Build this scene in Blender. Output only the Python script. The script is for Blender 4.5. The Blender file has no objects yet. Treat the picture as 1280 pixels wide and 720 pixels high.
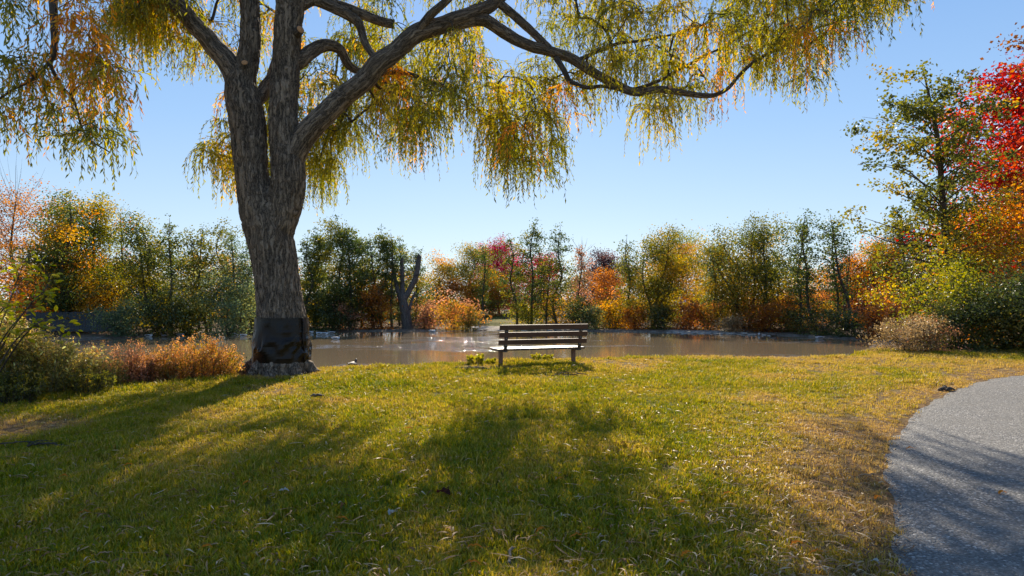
import bpy, math, random
import numpy as np
from mathutils import Vector, noise as mn

# ------------------------------------------------------------------ camera, sky, sun, exposure
S = bpy.context.scene
COL = S.collection
F, HX, HY, EYE = 853.0, 640.0, 374.0, 1.5          # focal length in pixels of the 1280 px photograph, horizon row, eye height
cam_d = bpy.data.cameras.new('camera')
cam_d.sensor_width = 36.0
cam_d.lens = 36.0 * F / 1280.0
cam_d.shift_y = (HY - 360.0) / 1280.0
cam_d.clip_end = 3000.0
cam_d.clip_start = 0.05
cam = bpy.data.objects.new('camera', cam_d)
cam.location = (0, 0, EYE)
cam.rotation_euler = (math.radians(90), 0, 0)
COL.objects.link(cam)
S.camera = cam

SUN_EL, SUN_AZ = math.radians(31.0), math.radians(0.5)     # azimuth measured from +Y towards +X
world = bpy.data.worlds.new('World')
S.world = world
world.use_nodes = True
wn, wl = world.node_tree.nodes, world.node_tree.links
bgn = wn['Background']
sky = wn.new('ShaderNodeTexSky')
sky.sky_type = 'NISHITA'
sky.sun_disc = False
sky.sun_elevation = SUN_EL
sky.sun_rotation = SUN_AZ
sky.altitude = 400
sky.air_density = 1.0
sky.dust_density = 0.25
sky.ozone_density = 2.2
# clear autumn air: the Nishita glow round the sun over an even blue that deepens with height
EXPO = 0.95
tcw = wn.new('ShaderNodeTexCoord'); sxy = wn.new('ShaderNodeSeparateXYZ'); wl.new(tcw.outputs['Generated'], sxy.inputs[0])
rmp = wn.new('ShaderNodeValToRGB'); wl.new(sxy.outputs[2], rmp.inputs[0])
el = rmp.color_ramp.elements
while len(el) < 5: el.new(0.5)
for e_, (p_, c_) in zip(el, [(0.0, (.60, .73, .86)), (0.10, (.50, .67, .86)), (0.24, (.33, .545, .86)), (0.42, (.20, .41, .80)), (1.0, (.13, .29, .64))]):
    e_.position = p_; e_.color = (*c_, 1)
SKY_STRENGTH = 0.11
scl_ = wn.new('ShaderNodeVectorMath'); scl_.operation = 'SCALE'; wl.new(rmp.outputs[0], scl_.inputs[0])
scl_.inputs['Scale'].default_value = 0.82 / SKY_STRENGTH / 2 ** EXPO
nis = wn.new('ShaderNodeVectorMath'); nis.operation = 'SCALE'; wl.new(sky.outputs[0], nis.inputs[0]); nis.inputs['Scale'].default_value = 0.17
sm = wn.new('ShaderNodeVectorMath'); sm.operation = 'ADD'; wl.new(scl_.outputs[0], sm.inputs[0]); wl.new(nis.outputs[0], sm.inputs[1])
wl.new(sm.outputs[0], bgn.inputs[0])
bgn.inputs[1].default_value = SKY_STRENGTH
sun_d = bpy.data.lights.new('sun', 'SUN')
sun_d.energy = 5.0
sun_d.angle = math.radians(0.53)
sun_d.color = (1.0, 0.89, 0.72)
sun = bpy.data.objects.new('sun', sun_d)
COL.objects.link(sun)
sdir = Vector((math.sin(SUN_AZ) * math.cos(SUN_EL), math.cos(SUN_AZ) * math.cos(SUN_EL), math.sin(SUN_EL)))
sun.rotation_euler = (-sdir).to_track_quat('-Z', 'Y').to_euler()
sun.location = sdir * 60
S.view_settings.view_transform = 'Standard'
S.view_settings.look = 'None'
S.view_settings.gamma = 1.0
S.view_settings.exposure = EXPO
S.cycles.use_denoising = True
S.cycles.max_bounces = 8
S.cycles.transparent_max_bounces = 8
S.cycles.sample_clamp_indirect = 6.0

# ------------------------------------------------------------------ helpers
RS = np.random.RandomState

def hsh(ix, iy, iz, seed):
    n = (ix.astype(np.int64) * 374761393 + iy.astype(np.int64) * 668265263 + iz.astype(np.int64) * 2147483647 + seed * 1274126177) & 0xffffffff
    n = ((n ^ (n >> 13)) * 1274126177) & 0xffffffff
    n = (n ^ (n >> 16)) & 0xffffffff
    return n / 4294967295.0

def vnoise(x, y, z=None, seed=0):
    x = np.asarray(x, float); y = np.asarray(y, float)
    z = np.zeros_like(x) if z is None else np.asarray(z, float)
    ix, iy, iz = np.floor(x), np.floor(y), np.floor(z)
    fx, fy, fz = x - ix, y - iy, z - iz
    fx, fy, fz = [f * f * (3 - 2 * f) for f in (fx, fy, fz)]
    r = 0
    for dx in (0, 1):
        for dy in (0, 1):
            for dz in (0, 1):
                w = (fx if dx else 1 - fx) * (fy if dy else 1 - fy) * (fz if dz else 1 - fz)
                r = r + w * hsh(ix + dx, iy + dy, iz + dz, seed)
    return r * 2 - 1

def fbm(x, y, z=None, seed=0, o=4):
    r, a = 0, 0.5
    for k in range(o):
        r = r + a * vnoise(x * 2**k, y * 2**k, None if z is None else z * 2**k, seed + k)
        a *= 0.5
    return r

def smooth(a, b, x):
    t = np.clip((x - a) / (b - a), 0, 1)
    return t * t * (3 - 2 * t)

def mesh_np(name, V, faces_n, idx, mats=(), attrs=None, smooth_shade=False, uvs=None):
    """V (n,3); faces_n = vertices per face (constant); idx flat indices"""
    me = bpy.data.meshes.new(name)
    V = np.ascontiguousarray(V, np.float32)
    idx = np.ascontiguousarray(idx, np.int32).ravel()
    nf = len(idx) // faces_n
    me.vertices.add(len(V)); me.vertices.foreach_set('co', V.ravel())
    me.loops.add(len(idx)); me.loops.foreach_set('vertex_index', idx)
    me.polygons.add(nf)
    me.polygons.foreach_set('loop_start', np.arange(0, nf * faces_n, faces_n, dtype=np.int32))
    me.polygons.foreach_set('loop_total', np.full(nf, faces_n, np.int32))
    me.polygons.foreach_set('use_smooth', np.full(nf, smooth_shade, bool))
    for an, (typ, dom, arr) in (attrs or {}).items():
        a = me.attributes.new(an, typ, dom)
        a.data.foreach_set('vector' if typ == 'FLOAT_VECTOR' else 'value', np.ascontiguousarray(arr, np.float32).ravel())
    me.update(calc_edges=True)
    for m in mats:
        me.materials.append(m)
    return me

def link(name, me, parent=None, loc=None, kind=None, label=None, cat=None, group=None, rz=0.0):
    o = bpy.data.objects.new(name, me)
    COL.objects.link(o)
    if parent is not None:
        o.parent = parent
    if loc is not None:
        o.location = loc
    if rz:
        o.rotation_euler[2] = rz
    if kind: o['kind'] = kind
    if label: o['label'] = label
    if cat: o['category'] = cat
    if group: o['group'] = group
    return o

def empty(name, loc, label, cat, group=None, rz=0.0):
    o = link(name, None, None, loc, None, label, cat, group, rz)
    o.empty_display_size = 0.2
    return o

def tube_data(P, R, n=8, off=0, twist=0.0):
    """one tapered tube along P; returns verts, quads, bark coordinates"""
    P = np.asarray(P, float); R = np.asarray(R, float)
    k = len(P)
    T = np.gradient(P, axis=0)
    T /= np.linalg.norm(T, axis=1)[:, None] + 1e-9
    ref = np.array([0.0, 1.0, 0.13]) if abs(T[0][1]) < 0.9 else np.array([1.0, 0, 0.1])
    A = np.zeros_like(P)
    a = np.cross(ref, T[0]); a /= np.linalg.norm(a)
    for i in range(k):
        a = a - T[i] * a.dot(T[i]); a /= np.linalg.norm(a) + 1e-9
        A[i] = a
    B = np.cross(T, A)
    s = np.concatenate([[0], np.cumsum(np.linalg.norm(np.diff(P, axis=0), axis=1))])
    th = np.arange(n) * 2 * math.pi / n
    V = P[:, None, :] + R[:, None, None] * (np.cos(th)[None, :, None] * A[:, None, :] + np.sin(th)[None, :, None] * B[:, None, :])
    bk = np.stack([np.broadcast_to(np.cos(th) * R[0], (k, n)), np.broadcast_to(np.sin(th) * R[0], (k, n)), np.broadcast_to(s[:, None], (k, n))], -1)
    i, j = np.meshgrid(np.arange(k - 1), np.arange(n), indexing='ij')
    q = np.stack([i * n + j, i * n + (j + 1) % n, (i + 1) * n + (j + 1) % n, (i + 1) * n + j], -1).reshape(-1, 4)
    V = V.reshape(-1, 3); bk = bk.reshape(-1, 3)
    # caps as degenerate-free fans of quads around a centre vertex
    c0, c1 = len(V), len(V) + 1
    V = np.vstack([V, P[0], P[-1]]); bk = np.vstack([bk, [0, 0, 0], [0, 0, s[-1]]])
    caps = []
    for jj in range(0, n, 2):
        caps.append([c0, (jj + 2) % n, (jj + 1) % n, jj])
        b = (k - 1) * n
        caps.append([c1, b + jj, b + (jj + 1) % n, b + (jj + 2) % n])
    q = np.vstack([q, np.array(caps)])
    return V, q + off, bk

def tubes_mesh(name, tubes, mat, n=6):
    Vs, Qs, Bs, off = [], [], [], 0
    for t in tubes:
        P, R = t[0], t[1]
        V, q, b = tube_data(P, R, t[2] if len(t) > 2 else n, off)
        Vs.append(V); Qs.append(q); Bs.append(b); off += len(V)
    return mesh_np(name, np.vstack(Vs), 4, np.vstack(Qs), [mat], {'bark': ('FLOAT_VECTOR', 'POINT', np.vstack(Bs))}, True)

def catmull(P, m=6):
    P = [np.asarray(p, float) for p in P]
    P = [2 * P[0] - P[1]] + P + [2 * P[-1] - P[-2]]
    out = []
    for i in range(1, len(P) - 2):
        for k in range(m):
            t = k / m
            out.append(0.5 * (2 * P[i] + (P[i+1] - P[i-1]) * t + (2*P[i-1] - 5*P[i] + 4*P[i+1] - P[i+2]) * t*t + (3*P[i] - P[i-1] - 3*P[i+1] + P[i+2]) * t**3))
    out.append(P[-2])
    return np.array(out)

def leaf_mesh(name, C, D, W, L, Wd, tone, mat, droop=0.12):
    """diamond leaves: centres C, long axes D (unit), width axes W (unit), length L, width Wd"""
    L = L[:, None]; Wd = Wd[:, None]
    N = np.cross(D, W)
    a = C - D * L * 0.5
    b = C + W * Wd * 0.5 - D * L * 0.06 + N * L * droop
    c = C + D * L * 0.5
    d = C - W * Wd * 0.5 - D * L * 0.06 + N * L * droop
    V = np.stack([a, b, c, d], 1).reshape(-1, 3)
    return mesh_np(name, V, 4, np.arange(len(V)), [mat], {'tone': ('FLOAT', 'FACE', tone)}, False)

def rand_dirs(r, n, zscale=1.0):
    v = r.normal(size=(n, 3)); v[:, 2] *= zscale
    return v / (np.linalg.norm(v, axis=1)[:, None] + 1e-9)

def perp(r, D):
    v = np.cross(D, rand_dirs(r, len(D)))
    return v / (np.linalg.norm(v, axis=1)[:, None] + 1e-9)

# picture row/column -> place
def at(px, py, Y):
    return np.array([(px - HX) / F * Y, Y, EYE + (HY - py) / F * Y])

# ------------------------------------------------------------------ materials
def new_mat(name):
    m = bpy.data.materials.new(name); m.use_nodes = True
    nt = m.node_tree
    for n in list(nt.nodes): nt.nodes.remove(n)
    out = nt.nodes.new('ShaderNodeOutputMaterial')
    return m, nt, out

def N(nt, typ, **kw):
    n = nt.nodes.new(typ)
    for k, v in kw.items():
        if k.startswith('i_'):
            key = k[2:]
            n.inputs[int(key) if key.isdigit() else key.replace('_', ' ')].default_value = v
        else:
            setattr(n, k, v)
    return n

def ramp(nt, stops, fac=None, interp='LINEAR'):
    r = nt.nodes.new('ShaderNodeValToRGB')
    r.color_ramp.interpolation = interp
    e = r.color_ramp.elements
    while len(e) < len(stops): e.new(0.5)
    for k, (p, c) in enumerate(stops):
        e[k].position = p; e[k].color = (*c, 1)
    if fac is not None: nt.links.new(fac, r.inputs[0])
    return r

def mixc(nt, a, b, fac, mode='MIX'):
    m = nt.nodes.new('ShaderNodeMix'); m.data_type = 'RGBA'; m.blend_type = mode
    for s, v in ((6, a), (7, b), (0, fac)):
        if hasattr(v, 'is_output'): nt.links.new(v, m.inputs[s])
        elif s == 0: m.inputs[0].default_value = v
        else: m.inputs[s].default_value = (*v, 1)
    return m.outputs[2]

def mathn(nt, op, a, b=0.0, clamp=False):
    m = nt.nodes.new('ShaderNodeMath'); m.operation = op; m.use_clamp = clamp
    for s, v in ((0, a), (1, b)):
        if hasattr(v, 'is_output'): nt.links.new(v, m.inputs[s])
        else: m.inputs[s].default_value = v
    return m.outputs[0]

def noisen(nt, vec, scale, detail=3, rough=0.55, dist=0.0):
    n = N(nt, 'ShaderNodeTexNoise')
    n.inputs['Scale'].default_value = scale; n.inputs['Detail'].default_value = detail
    n.inputs['Roughness'].default_value = rough; n.inputs['Distortion'].default_value = dist
    if vec is not None: nt.links.new(vec, n.inputs['Vector'])
    return n

def leaf_material(name, stops, transl=0.45, gloss=0.06, boost=1.35):
    m, nt, out = new_mat(name)
    at_ = N(nt, 'ShaderNodeAttribute', attribute_name='tone')
    r = ramp(nt, stops, at_.outputs['Fac'])
    d = N(nt, 'ShaderNodeBsdfDiffuse'); nt.links.new(r.outputs[0], d.inputs[0])
    t = N(nt, 'ShaderNodeBsdfTranslucent')
    g = N(nt, 'ShaderNodeHueSaturation'); g.inputs['Saturation'].default_value = 1.1; g.inputs['Value'].default_value = boost
    nt.links.new(r.outputs[0], g.inputs['Color']); nt.links.new(g.outputs[0], t.inputs[0])
    mx = N(nt, 'ShaderNodeMixShader'); mx.inputs[0].default_value = transl
    nt.links.new(d.outputs[0], mx.inputs[1]); nt.links.new(t.outputs[0], mx.inputs[2])
    gl = N(nt, 'ShaderNodeBsdfGlossy'); gl.inputs['Roughness'].default_value = 0.38
    gl.inputs[0].default_value = (0.9, 0.9, 0.85, 1)
    m2 = N(nt, 'ShaderNodeMixShader'); m2.inputs[0].default_value = gloss
    nt.links.new(mx.outputs[0], m2.inputs[1]); nt.links.new(gl.outputs[0], m2.inputs[2])
    nt.links.new(m2.outputs[0], out.inputs[0])
    return m

PAL = {
 'willow':   [(0.0, (0.128, 0.146, 0.021)), (0.45, (0.314, 0.277, 0.026)), (0.8, (0.628, 0.408, 0.032)), (1.0, (0.800, 0.306, 0.030))],
 'alder':    [(0.0, (0.046, 0.072, 0.017)), (0.5, (0.105, 0.132, 0.024)), (1.0, (0.323, 0.246, 0.030))],
 'olive':    [(0.0, (0.077, 0.090, 0.018)), (0.5, (0.189, 0.172, 0.023)), (1.0, (0.517, 0.300, 0.032))],
 'bluegreen':[(0.0, (0.075, 0.111, 0.054)), (0.6, (0.159, 0.196, 0.080)), (1.0, (0.373, 0.326, 0.077))],
 'gold':     [(0.0, (0.110, 0.099, 0.013)), (0.5, (0.374, 0.209, 0.017)), (1.0, (0.660, 0.297, 0.022))],
 'mixed':    [(0.0, (0.042, 0.071, 0.018)), (0.4, (0.144, 0.153, 0.021)), (0.7, (0.478, 0.255, 0.021)), (1.0, (0.718, 0.229, 0.019))],
 'yellowgreen': [(0.0, (0.108, 0.132, 0.018)), (0.5, (0.276, 0.240, 0.024)), (1.0, (0.576, 0.360, 0.036))],
 'orange':   [(0.0, (0.150, 0.060, 0.017)), (0.5, (0.374, 0.128, 0.017)), (1.0, (0.494, 0.214, 0.033))],
 'red':      [(0.0, (0.16, 0.012, 0.018)), (0.5, (0.42, 0.025, 0.035)), (1.0, (0.62, 0.06, 0.03))],
 'crimson':  [(0.0, (0.168, 0.014, 0.036)), (0.5, (0.396, 0.030, 0.072)), (1.0, (0.552, 0.060, 0.096))],
 'maple':    [(0.0, (0.272, 0.010, 0.012)), (0.45, (0.496, 0.032, 0.018)), (0.75, (0.528, 0.098, 0.012)), (1.0, (0.512, 0.168, 0.016))],
 'purple':   [(0.0, (0.031, 0.021, 0.031)), (0.6, (0.084, 0.042, 0.053)), (1.0, (0.182, 0.084, 0.056))],
 'pink':     [(0.0, (0.13, 0.10, 0.035)), (0.5, (0.38, 0.17, 0.09)), (1.0, (0.58, 0.30, 0.19))],
 'spirea':   [(0.0, (0.150, 0.138, 0.025)), (0.45, (0.375, 0.225, 0.037)), (1.0, (0.650, 0.250, 0.088))],
 'flower':   [(0.0, (0.46, 0.19, 0.06)), (1.0, (0.66, 0.38, 0.17))],
 'weed':     [(0.0, (0.124, 0.145, 0.039)), (0.5, (0.328, 0.290, 0.067)), (0.8, (0.683, 0.460, 0.116)), (1.0, (0.800, 0.800, 0.308))],
 'straw':    [(0.0, (0.187, 0.128, 0.051)), (0.5, (0.357, 0.238, 0.111)), (1.0, (0.510, 0.374, 0.212))],
 'rust':     [(0.0, (0.094, 0.046, 0.023)), (0.5, (0.281, 0.111, 0.039)), (1.0, (0.526, 0.195, 0.039))],
 'dark':     [(0.0, (0.034, 0.050, 0.015)), (0.6, (0.086, 0.104, 0.024)), (1.0, (0.243, 0.176, 0.026))],
 'lime':     [(0.0, (0.126, 0.171, 0.013)), (0.5, (0.270, 0.279, 0.018)), (1.0, (0.495, 0.396, 0.036))],
 'litter':   [(0.0, (0.15, 0.065, 0.03)), (0.4, (0.32, 0.17, 0.07)), (0.85, (0.46, 0.29, 0.14)), (1.0, (0.60, 0.48, 0.32))],
}
LM = {}
def LEAF(k):
    if k not in LM:
        tr = {'willow': 0.68, 'alder': 0.5, 'dark': 0.45, 'litter': 0.3, 'straw': 0.4}.get(k, 0.58)
        LM[k] = leaf_material('leaves_' + k, PAL[k], tr, 0.035 if k in ('alder', 'dark', 'bluegreen') else 0.03)
    return LM[k]

def bark_material(name, c0, c1, c2, scale=1.0, bump=0.6):
    m, nt, out = new_mat(name)
    a = N(nt, 'ShaderNodeAttribute', attribute_name='bark')
    mp = N(nt, 'ShaderNodeMapping'); mp.inputs['Scale'].default_value = (scale, scale, scale * 0.15)
    nt.links.new(a.outputs['Vector'], mp.inputs[0])
    wq_ = noisen(nt, a.outputs['Vector'], 5.0 * scale, 3, 0.6)
    sc = N(nt, 'ShaderNodeVectorMath', operation='SCALE'); sc.inputs['Scale'].default_value = 0.11 / scale
    nt.links.new(wq_.outputs['Color'], sc.inputs[0])
    add = N(nt, 'ShaderNodeVectorMath', operation='ADD'); nt.links.new(mp.outputs[0], add.inputs[0]); nt.links.new(sc.outputs[0], add.inputs[1])
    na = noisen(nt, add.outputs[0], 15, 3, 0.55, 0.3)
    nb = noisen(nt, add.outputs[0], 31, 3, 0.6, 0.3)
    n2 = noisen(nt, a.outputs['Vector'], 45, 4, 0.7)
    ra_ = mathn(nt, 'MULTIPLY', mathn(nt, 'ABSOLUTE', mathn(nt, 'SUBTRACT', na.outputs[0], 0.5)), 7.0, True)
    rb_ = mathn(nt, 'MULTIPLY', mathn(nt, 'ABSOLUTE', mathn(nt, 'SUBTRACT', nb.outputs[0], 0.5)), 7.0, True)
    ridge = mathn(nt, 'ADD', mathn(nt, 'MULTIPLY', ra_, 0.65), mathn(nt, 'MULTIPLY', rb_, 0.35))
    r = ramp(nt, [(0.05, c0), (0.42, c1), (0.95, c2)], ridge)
    n3 = noisen(nt, a.outputs['Vector'], 2.2, 4, 0.6)
    col = mixc(nt, r.outputs[0], (0.5, 0.5, 0.5), n2.outputs[0], 'OVERLAY')
    warm = mixc(nt, col, (0.25, 0.17, 0.10), mathn(nt, 'MULTIPLY', mathn(nt, 'SUBTRACT', n3.outputs[0], 0.48, True), 1.1), 'MIX')
    b = N(nt, 'ShaderNodeBsdfPrincipled'); b.inputs['Roughness'].default_value = 0.92
    nt.links.new(warm, b.inputs['Base Color'])
    h = mathn(nt, 'ADD', ridge, mathn(nt, 'MULTIPLY', n2.outputs[0], 0.35))
    bp = N(nt, 'ShaderNodeBump'); bp.inputs['Strength'].default_value = bump; bp.inputs['Distance'].default_value = 0.03
    nt.links.new(h, bp.inputs['Height']); nt.links.new(bp.outputs[0], b.inputs['Normal'])
    nt.links.new(b.outputs[0], out.inputs[0])
    return m

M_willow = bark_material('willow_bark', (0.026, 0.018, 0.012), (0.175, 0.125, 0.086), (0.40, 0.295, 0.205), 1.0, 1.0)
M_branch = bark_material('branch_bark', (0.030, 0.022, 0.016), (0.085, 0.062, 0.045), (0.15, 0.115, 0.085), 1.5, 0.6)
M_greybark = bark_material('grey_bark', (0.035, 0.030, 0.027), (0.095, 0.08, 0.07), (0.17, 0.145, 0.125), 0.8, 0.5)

def simple_mat(name, col, rough=0.7, col2=None, scale=20, bump=0.2, stretch=(1, 1, 1), spec=0.5):
    m, nt, out = new_mat(name)
    tc = N(nt, 'ShaderNodeTexCoord')
    mp = N(nt, 'ShaderNodeMapping'); mp.inputs['Scale'].default_value = stretch
    nt.links.new(tc.outputs['Object'], mp.inputs[0])
    n = noisen(nt, mp.outputs[0], scale, 5, 0.6)
    r = ramp(nt, [(0.3, col), (0.7, col2 or tuple(c * 0.6 for c in col))], n.outputs[0])
    b = N(nt, 'ShaderNodeBsdfPrincipled'); b.inputs['Roughness'].default_value = rough
    b.inputs['Specular IOR Level'].default_value = spec
    nt.links.new(r.outputs[0], b.inputs['Base Color'])
    bp = N(nt, 'ShaderNodeBump'); bp.inputs['Strength'].default_value = bump; bp.inputs['Distance'].default_value = 0.01
    nt.links.new(n.outputs[0], bp.inputs['Height']); nt.links.new(bp.outputs[0], b.inputs['Normal'])
    nt.links.new(b.outputs[0], out.inputs[0])
    return m

# ------------------------------------------------------------------ terrain
def ground_hit(px, py):
    Y = EYE / ((py - HY) / F + 0.02)
    return ((px - HX) / F * Y, Y)

LIP = [(-1300, 560), (-500, 530), (-220, 520), (0, 498), (100, 489), (200, 479), (300, 470), (390, 461), (450, 458.5), (520, 457), (600, 452), (700, 448), (850, 446), (1000, 445.5), (1085, 445)]
pond = [ground_hit(*p) for p in LIP]
pond += [(8.6, 16.5), (12.6, 24), (16.6, 31), (19.4, 36.5), (18, 39.5), (14.8, 43.4), (11, 45), (5.5, 47), (0, 49.2), (-2.9, 49.4), (-4.6, 47.2), (-12, 47.2), (-18, 45.8), (-21.5, 40.6), (-23.4, 37.2), (-27, 35), (-30, 28), (-26, 16)]
pond = np.array(pond)

def sdist(X, Y, poly):
    """distance to polygon edge, positive inside"""
    d = np.full(X.shape, 1e9); inside = np.zeros(X.shape, bool)
    n = len(poly)
    for i in range(n):
        x0, y0 = poly[i]; x1, y1 = poly[(i + 1) % n]
        ex, ey = x1 - x0, y1 - y0
        t = np.clip(((X - x0) * ex + (Y - y0) * ey) / (ex * ex + ey * ey), 0, 1)
        d = np.minimum(d, np.hypot(X - x0 - t * ex, Y - y0 - t * ey))
        c = (y0 > Y) != (y1 > Y)
        with np.errstate(divide='ignore', invalid='ignore'):
            xi = x0 + (Y - y0) * ex / (ey if ey != 0 else 1e-9)
        inside ^= c & (X < xi)
    return np.where(inside, d, -d)

PE = [ground_hit(*p) for p in [(1129, 720), (1114, 640), (1104, 588), (1108, 562), (1130, 532), (1154, 509), (1178, 495), (1212, 481), (1245, 473.5), (1285, 467.5)]]
path_left = catmull([(0.9, -3.0), (1.35, 0.5), (1.62, 2.0)] + PE + [(11.5, 12.7), (17, 14.6), (30, 18), (60, 22)], 8)[:, :2] if False else None
def cat2(P, m=8):
    return catmull([(p[0], p[1], 0) for p in P], m)[:, :2]
path_left = cat2([(0.9, -3.0), (1.35, 0.5), (1.66, 2.0)] + PE + [(12.5, 13.3), (18, 15.2), (30, 17.5), (60, 21)])
tan_ = np.gradient(path_left, axis=0); tan_ /= np.linalg.norm(tan_, axis=1)[:, None]
nrm = np.stack([tan_[:, 1], -tan_[:, 0]], 1)
path_right = path_left + nrm * 2.9
path_poly = np.vstack([path_left, path_right[::-1]])

WATER_Z = -0.7
def height(X, Y):
    X = np.asarray(X, float); Y = np.asarray(Y, float)
    near = 0.02 * np.clip(Y, -5, 15)
    s0 = sdist(X, Y, pond)
    far = -0.60 + 0.055 * np.clip(-s0 - 0.8, 0, 6) + 0.012 * np.clip(Y - 55, 0, 60)
    land = near + (far - near) * smooth(17, 33, Y + np.abs(X) * 0.1)
    land = land + 0.035 * fbm(X * 0.35, Y * 0.35, seed=3, o=3) * (1 - .6 * smooth(20, 30, Y)) + 0.012 * fbm(X * 1.9, Y * 1.9, seed=9, o=3)
    edge = s0 + 0.5 * fbm(X * 0.5, Y * 0.5, seed=5, o=3) * smooth(20, 30, Y) + 0.10 * fbm(X * 2, Y * 2, seed=8, o=2)
    w = smooth(-0.25, 3.2, edge) ** 0.8
    z = land * (1 - w) + (-1.7) * w
    p = sdist(X, Y, path_poly)
    z = z - 0.035 * smooth(0.02, 0.12, p)
    return z

def hz(x, y):
    return float(height(np.array([x]), np.array([y]))[0])

def axis(vals):
    out = []
    for a, b, s in vals:
        out += list(np.arange(a, b, s))
    out.append(vals[-1][1])
    return np.array(out)

xs = axis([(-900, -200, 100), (-200, -60, 14), (-60, -14, 0.9), (-14, 14, 0.11), (14, 60, 0.9), (60, 200, 14), (200, 900, 100)])
ys = axis([(-60, -4, 8), (-4, 2.5, 0.5), (2.5, 18, 0.09), (18, 60, 0.5), (60, 120, 5), (120, 300, 30), (300, 1500, 200)])
GX, GY = np.meshgrid(xs, ys)
GZ = height(GX, GY)
nx, ny = len(xs), len(ys)
ii, jj = np.meshgrid(np.arange(ny - 1), np.arange(nx - 1), indexing='ij')
quads = np.stack([ii * nx + jj, ii * nx + jj + 1, (ii + 1) * nx + jj + 1, (ii + 1) * nx + jj], -1).reshape(-1, 4)

# shared colour logic: patches of green, yellow and bare brown in the lawn, from the place itself
def lawn_masks(nt, pos):
    n1 = noisen(nt, pos, 0.45, 4, 0.6)
    n2 = noisen(nt, pos, 2.3, 4, 0.65)
    dry = mathn(nt, 'ADD', mathn(nt, 'MULTIPLY', n1.outputs[0], 0.6), mathn(nt, 'MULTIPLY', n2.outputs[0], 0.4))
    return n1, n2, dry

def ground_material():
    m, nt, out = new_mat('lawn_ground')
    g = N(nt, 'ShaderNodeNewGeometry'); pos = g.outputs['Position']
    n1, n2, dry = lawn_masks(nt, pos)
    wear = N(nt, 'ShaderNodeAttribute', attribute_name='wear')
    shore = N(nt, 'ShaderNodeAttribute', attribute_name='shore')
    wood = N(nt, 'ShaderNodeAttribute', attribute_name='wood')
    nf = noisen(nt, pos, 38, 5, 0.75)
    c = ramp(nt, [(0.30, (0.050, 0.058, 0.012)), (0.5, (0.105, 0.10, 0.016)), (0.68, (0.20, 0.145, 0.035))], mathn(nt, 'ADD', mathn(nt, 'MULTIPLY', dry, 0.6), mathn(nt, 'MULTIPLY', nf.outputs[0], 0.42)))
    br = ramp(nt, [(0.3, (0.085, 0.045, 0.022)), (0.52, (0.24, 0.13, 0.06)), (0.7, (0.40, 0.27, 0.14))], nf.outputs[0])
    wf = mathn(nt, 'SMOOTH_MIN', mathn(nt, 'MULTIPLY', wear.outputs['Fac'], mathn(nt, 'ADD', n2.outputs[0], 0.45)), 1.0, True)
    c1 = mixc(nt, c.outputs[0], br.outputs[0], wf)
    wd = ramp(nt, [(0.35, (0.030, 0.022, 0.013)), (0.6, (0.12, 0.065, 0.025)), (0.75, (0.24, 0.12, 0.035))], nf.outputs[0])
    c2 = mixc(nt, c1, wd.outputs[0], wood.outputs['Fac'])
    sh = ramp(nt, [(0.35, (0.10, 0.085, 0.07)), (0.55, (0.40, 0.35, 0.29)), (0.7, (0.66, 0.60, 0.52))], noisen(nt, pos, 3.0, 5, 0.8).outputs[0])
    c3 = mixc(nt, c2, sh.outputs[0], shore.outputs['Fac'])
    b = N(nt, 'ShaderNodeBsdfPrincipled'); b.inputs['Roughness'].default_value = 1.0; b.inputs['Specular IOR Level'].default_value = 0.1
    nt.links.new(c3, b.inputs['Base Color'])
    bp = N(nt, 'ShaderNodeBump'); bp.inputs['Strength'].default_value = 0.9; bp.inputs['Distance'].default_value = 0.03
    nt.links.new(nf.outputs[0], bp.inputs['Height']); nt.links.new(bp.outputs[0], b.inputs['Normal'])
    nt.links.new(b.outputs[0], out.inputs[0])
    return m

def wear_at(X, Y):
    p = sdist(X, Y, path_poly)
    n = fbm(X * 0.9, Y * 0.9, seed=21, o=4)
    w = smooth(-1.35, 0.0, p + 0.8 * n) * 0.9                      # along the path's edge
    w = np.maximum(w, 0.62 * smooth(0.02, 0.45, n + 0.34 * smooth(8.5, 13, Y) * smooth(-1, 4, X) + .12 * smooth(9, 13, Y) - 0.22))
    w = np.maximum(w, smooth(0.9, 0.25, np.hypot((X + 5.15) / 1.0, (Y - 7.2) / 0.8) + 0.5 * n) * 1.0)  # bare earth strip at left
    w = np.maximum(w, smooth(1.2, 0.35, np.hypot(X + 4.0, Y - 11.7) + 0.4 * n))                         # round the willow's foot
    w = np.maximum(w, 0.9 * smooth(1.0, 0.3, np.hypot((X + 0.35) / 1.2, (Y - 12.4) / 0.5) + 0.5 * n))     # by the bench
    return w

WEAR = wear_at(GX, GY)
SD = sdist(GX, GY, pond)
PXc = HX + GX / np.maximum(GY, 1) * F
SHORE = smooth(-0.80, -0.70, GZ) * smooth(2.6, 1.4, -sdist(GX, GY, pond)) * smooth(28, 36, GY) * 1.0 * (smooth(586, 596, PXc) * smooth(640, 630, PXc) + smooth(828, 845, PXc) * smooth(935, 915, PXc) + .22)
SHORE = np.maximum(SHORE, smooth(-0.56, -0.62, GZ) * smooth(14, 17, GY) * 0.4)
CLEAR = smooth(4.2, 2.6, np.abs(GX + 1.2 - (GY - 50) * 0.02))            # a grass clearing beyond the pond
WOOD = smooth(33, 38, GY + np.abs(GX) * 0.15) * (1 - CLEAR * smooth(46, 48, GY))
WOOD = np.maximum(WOOD, smooth(14.6, 15.6, GY) * smooth(6.5, 8.5, GX))
gm = mesh_np('ground', np.stack([GX.ravel(), GY.ravel(), GZ.ravel()], 1), 4, quads, [ground_material()],
             {'wear': ('FLOAT', 'POINT', WEAR), 'shore': ('FLOAT', 'POINT', SHORE), 'wood': ('FLOAT', 'POINT', WOOD)}, True)
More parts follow.
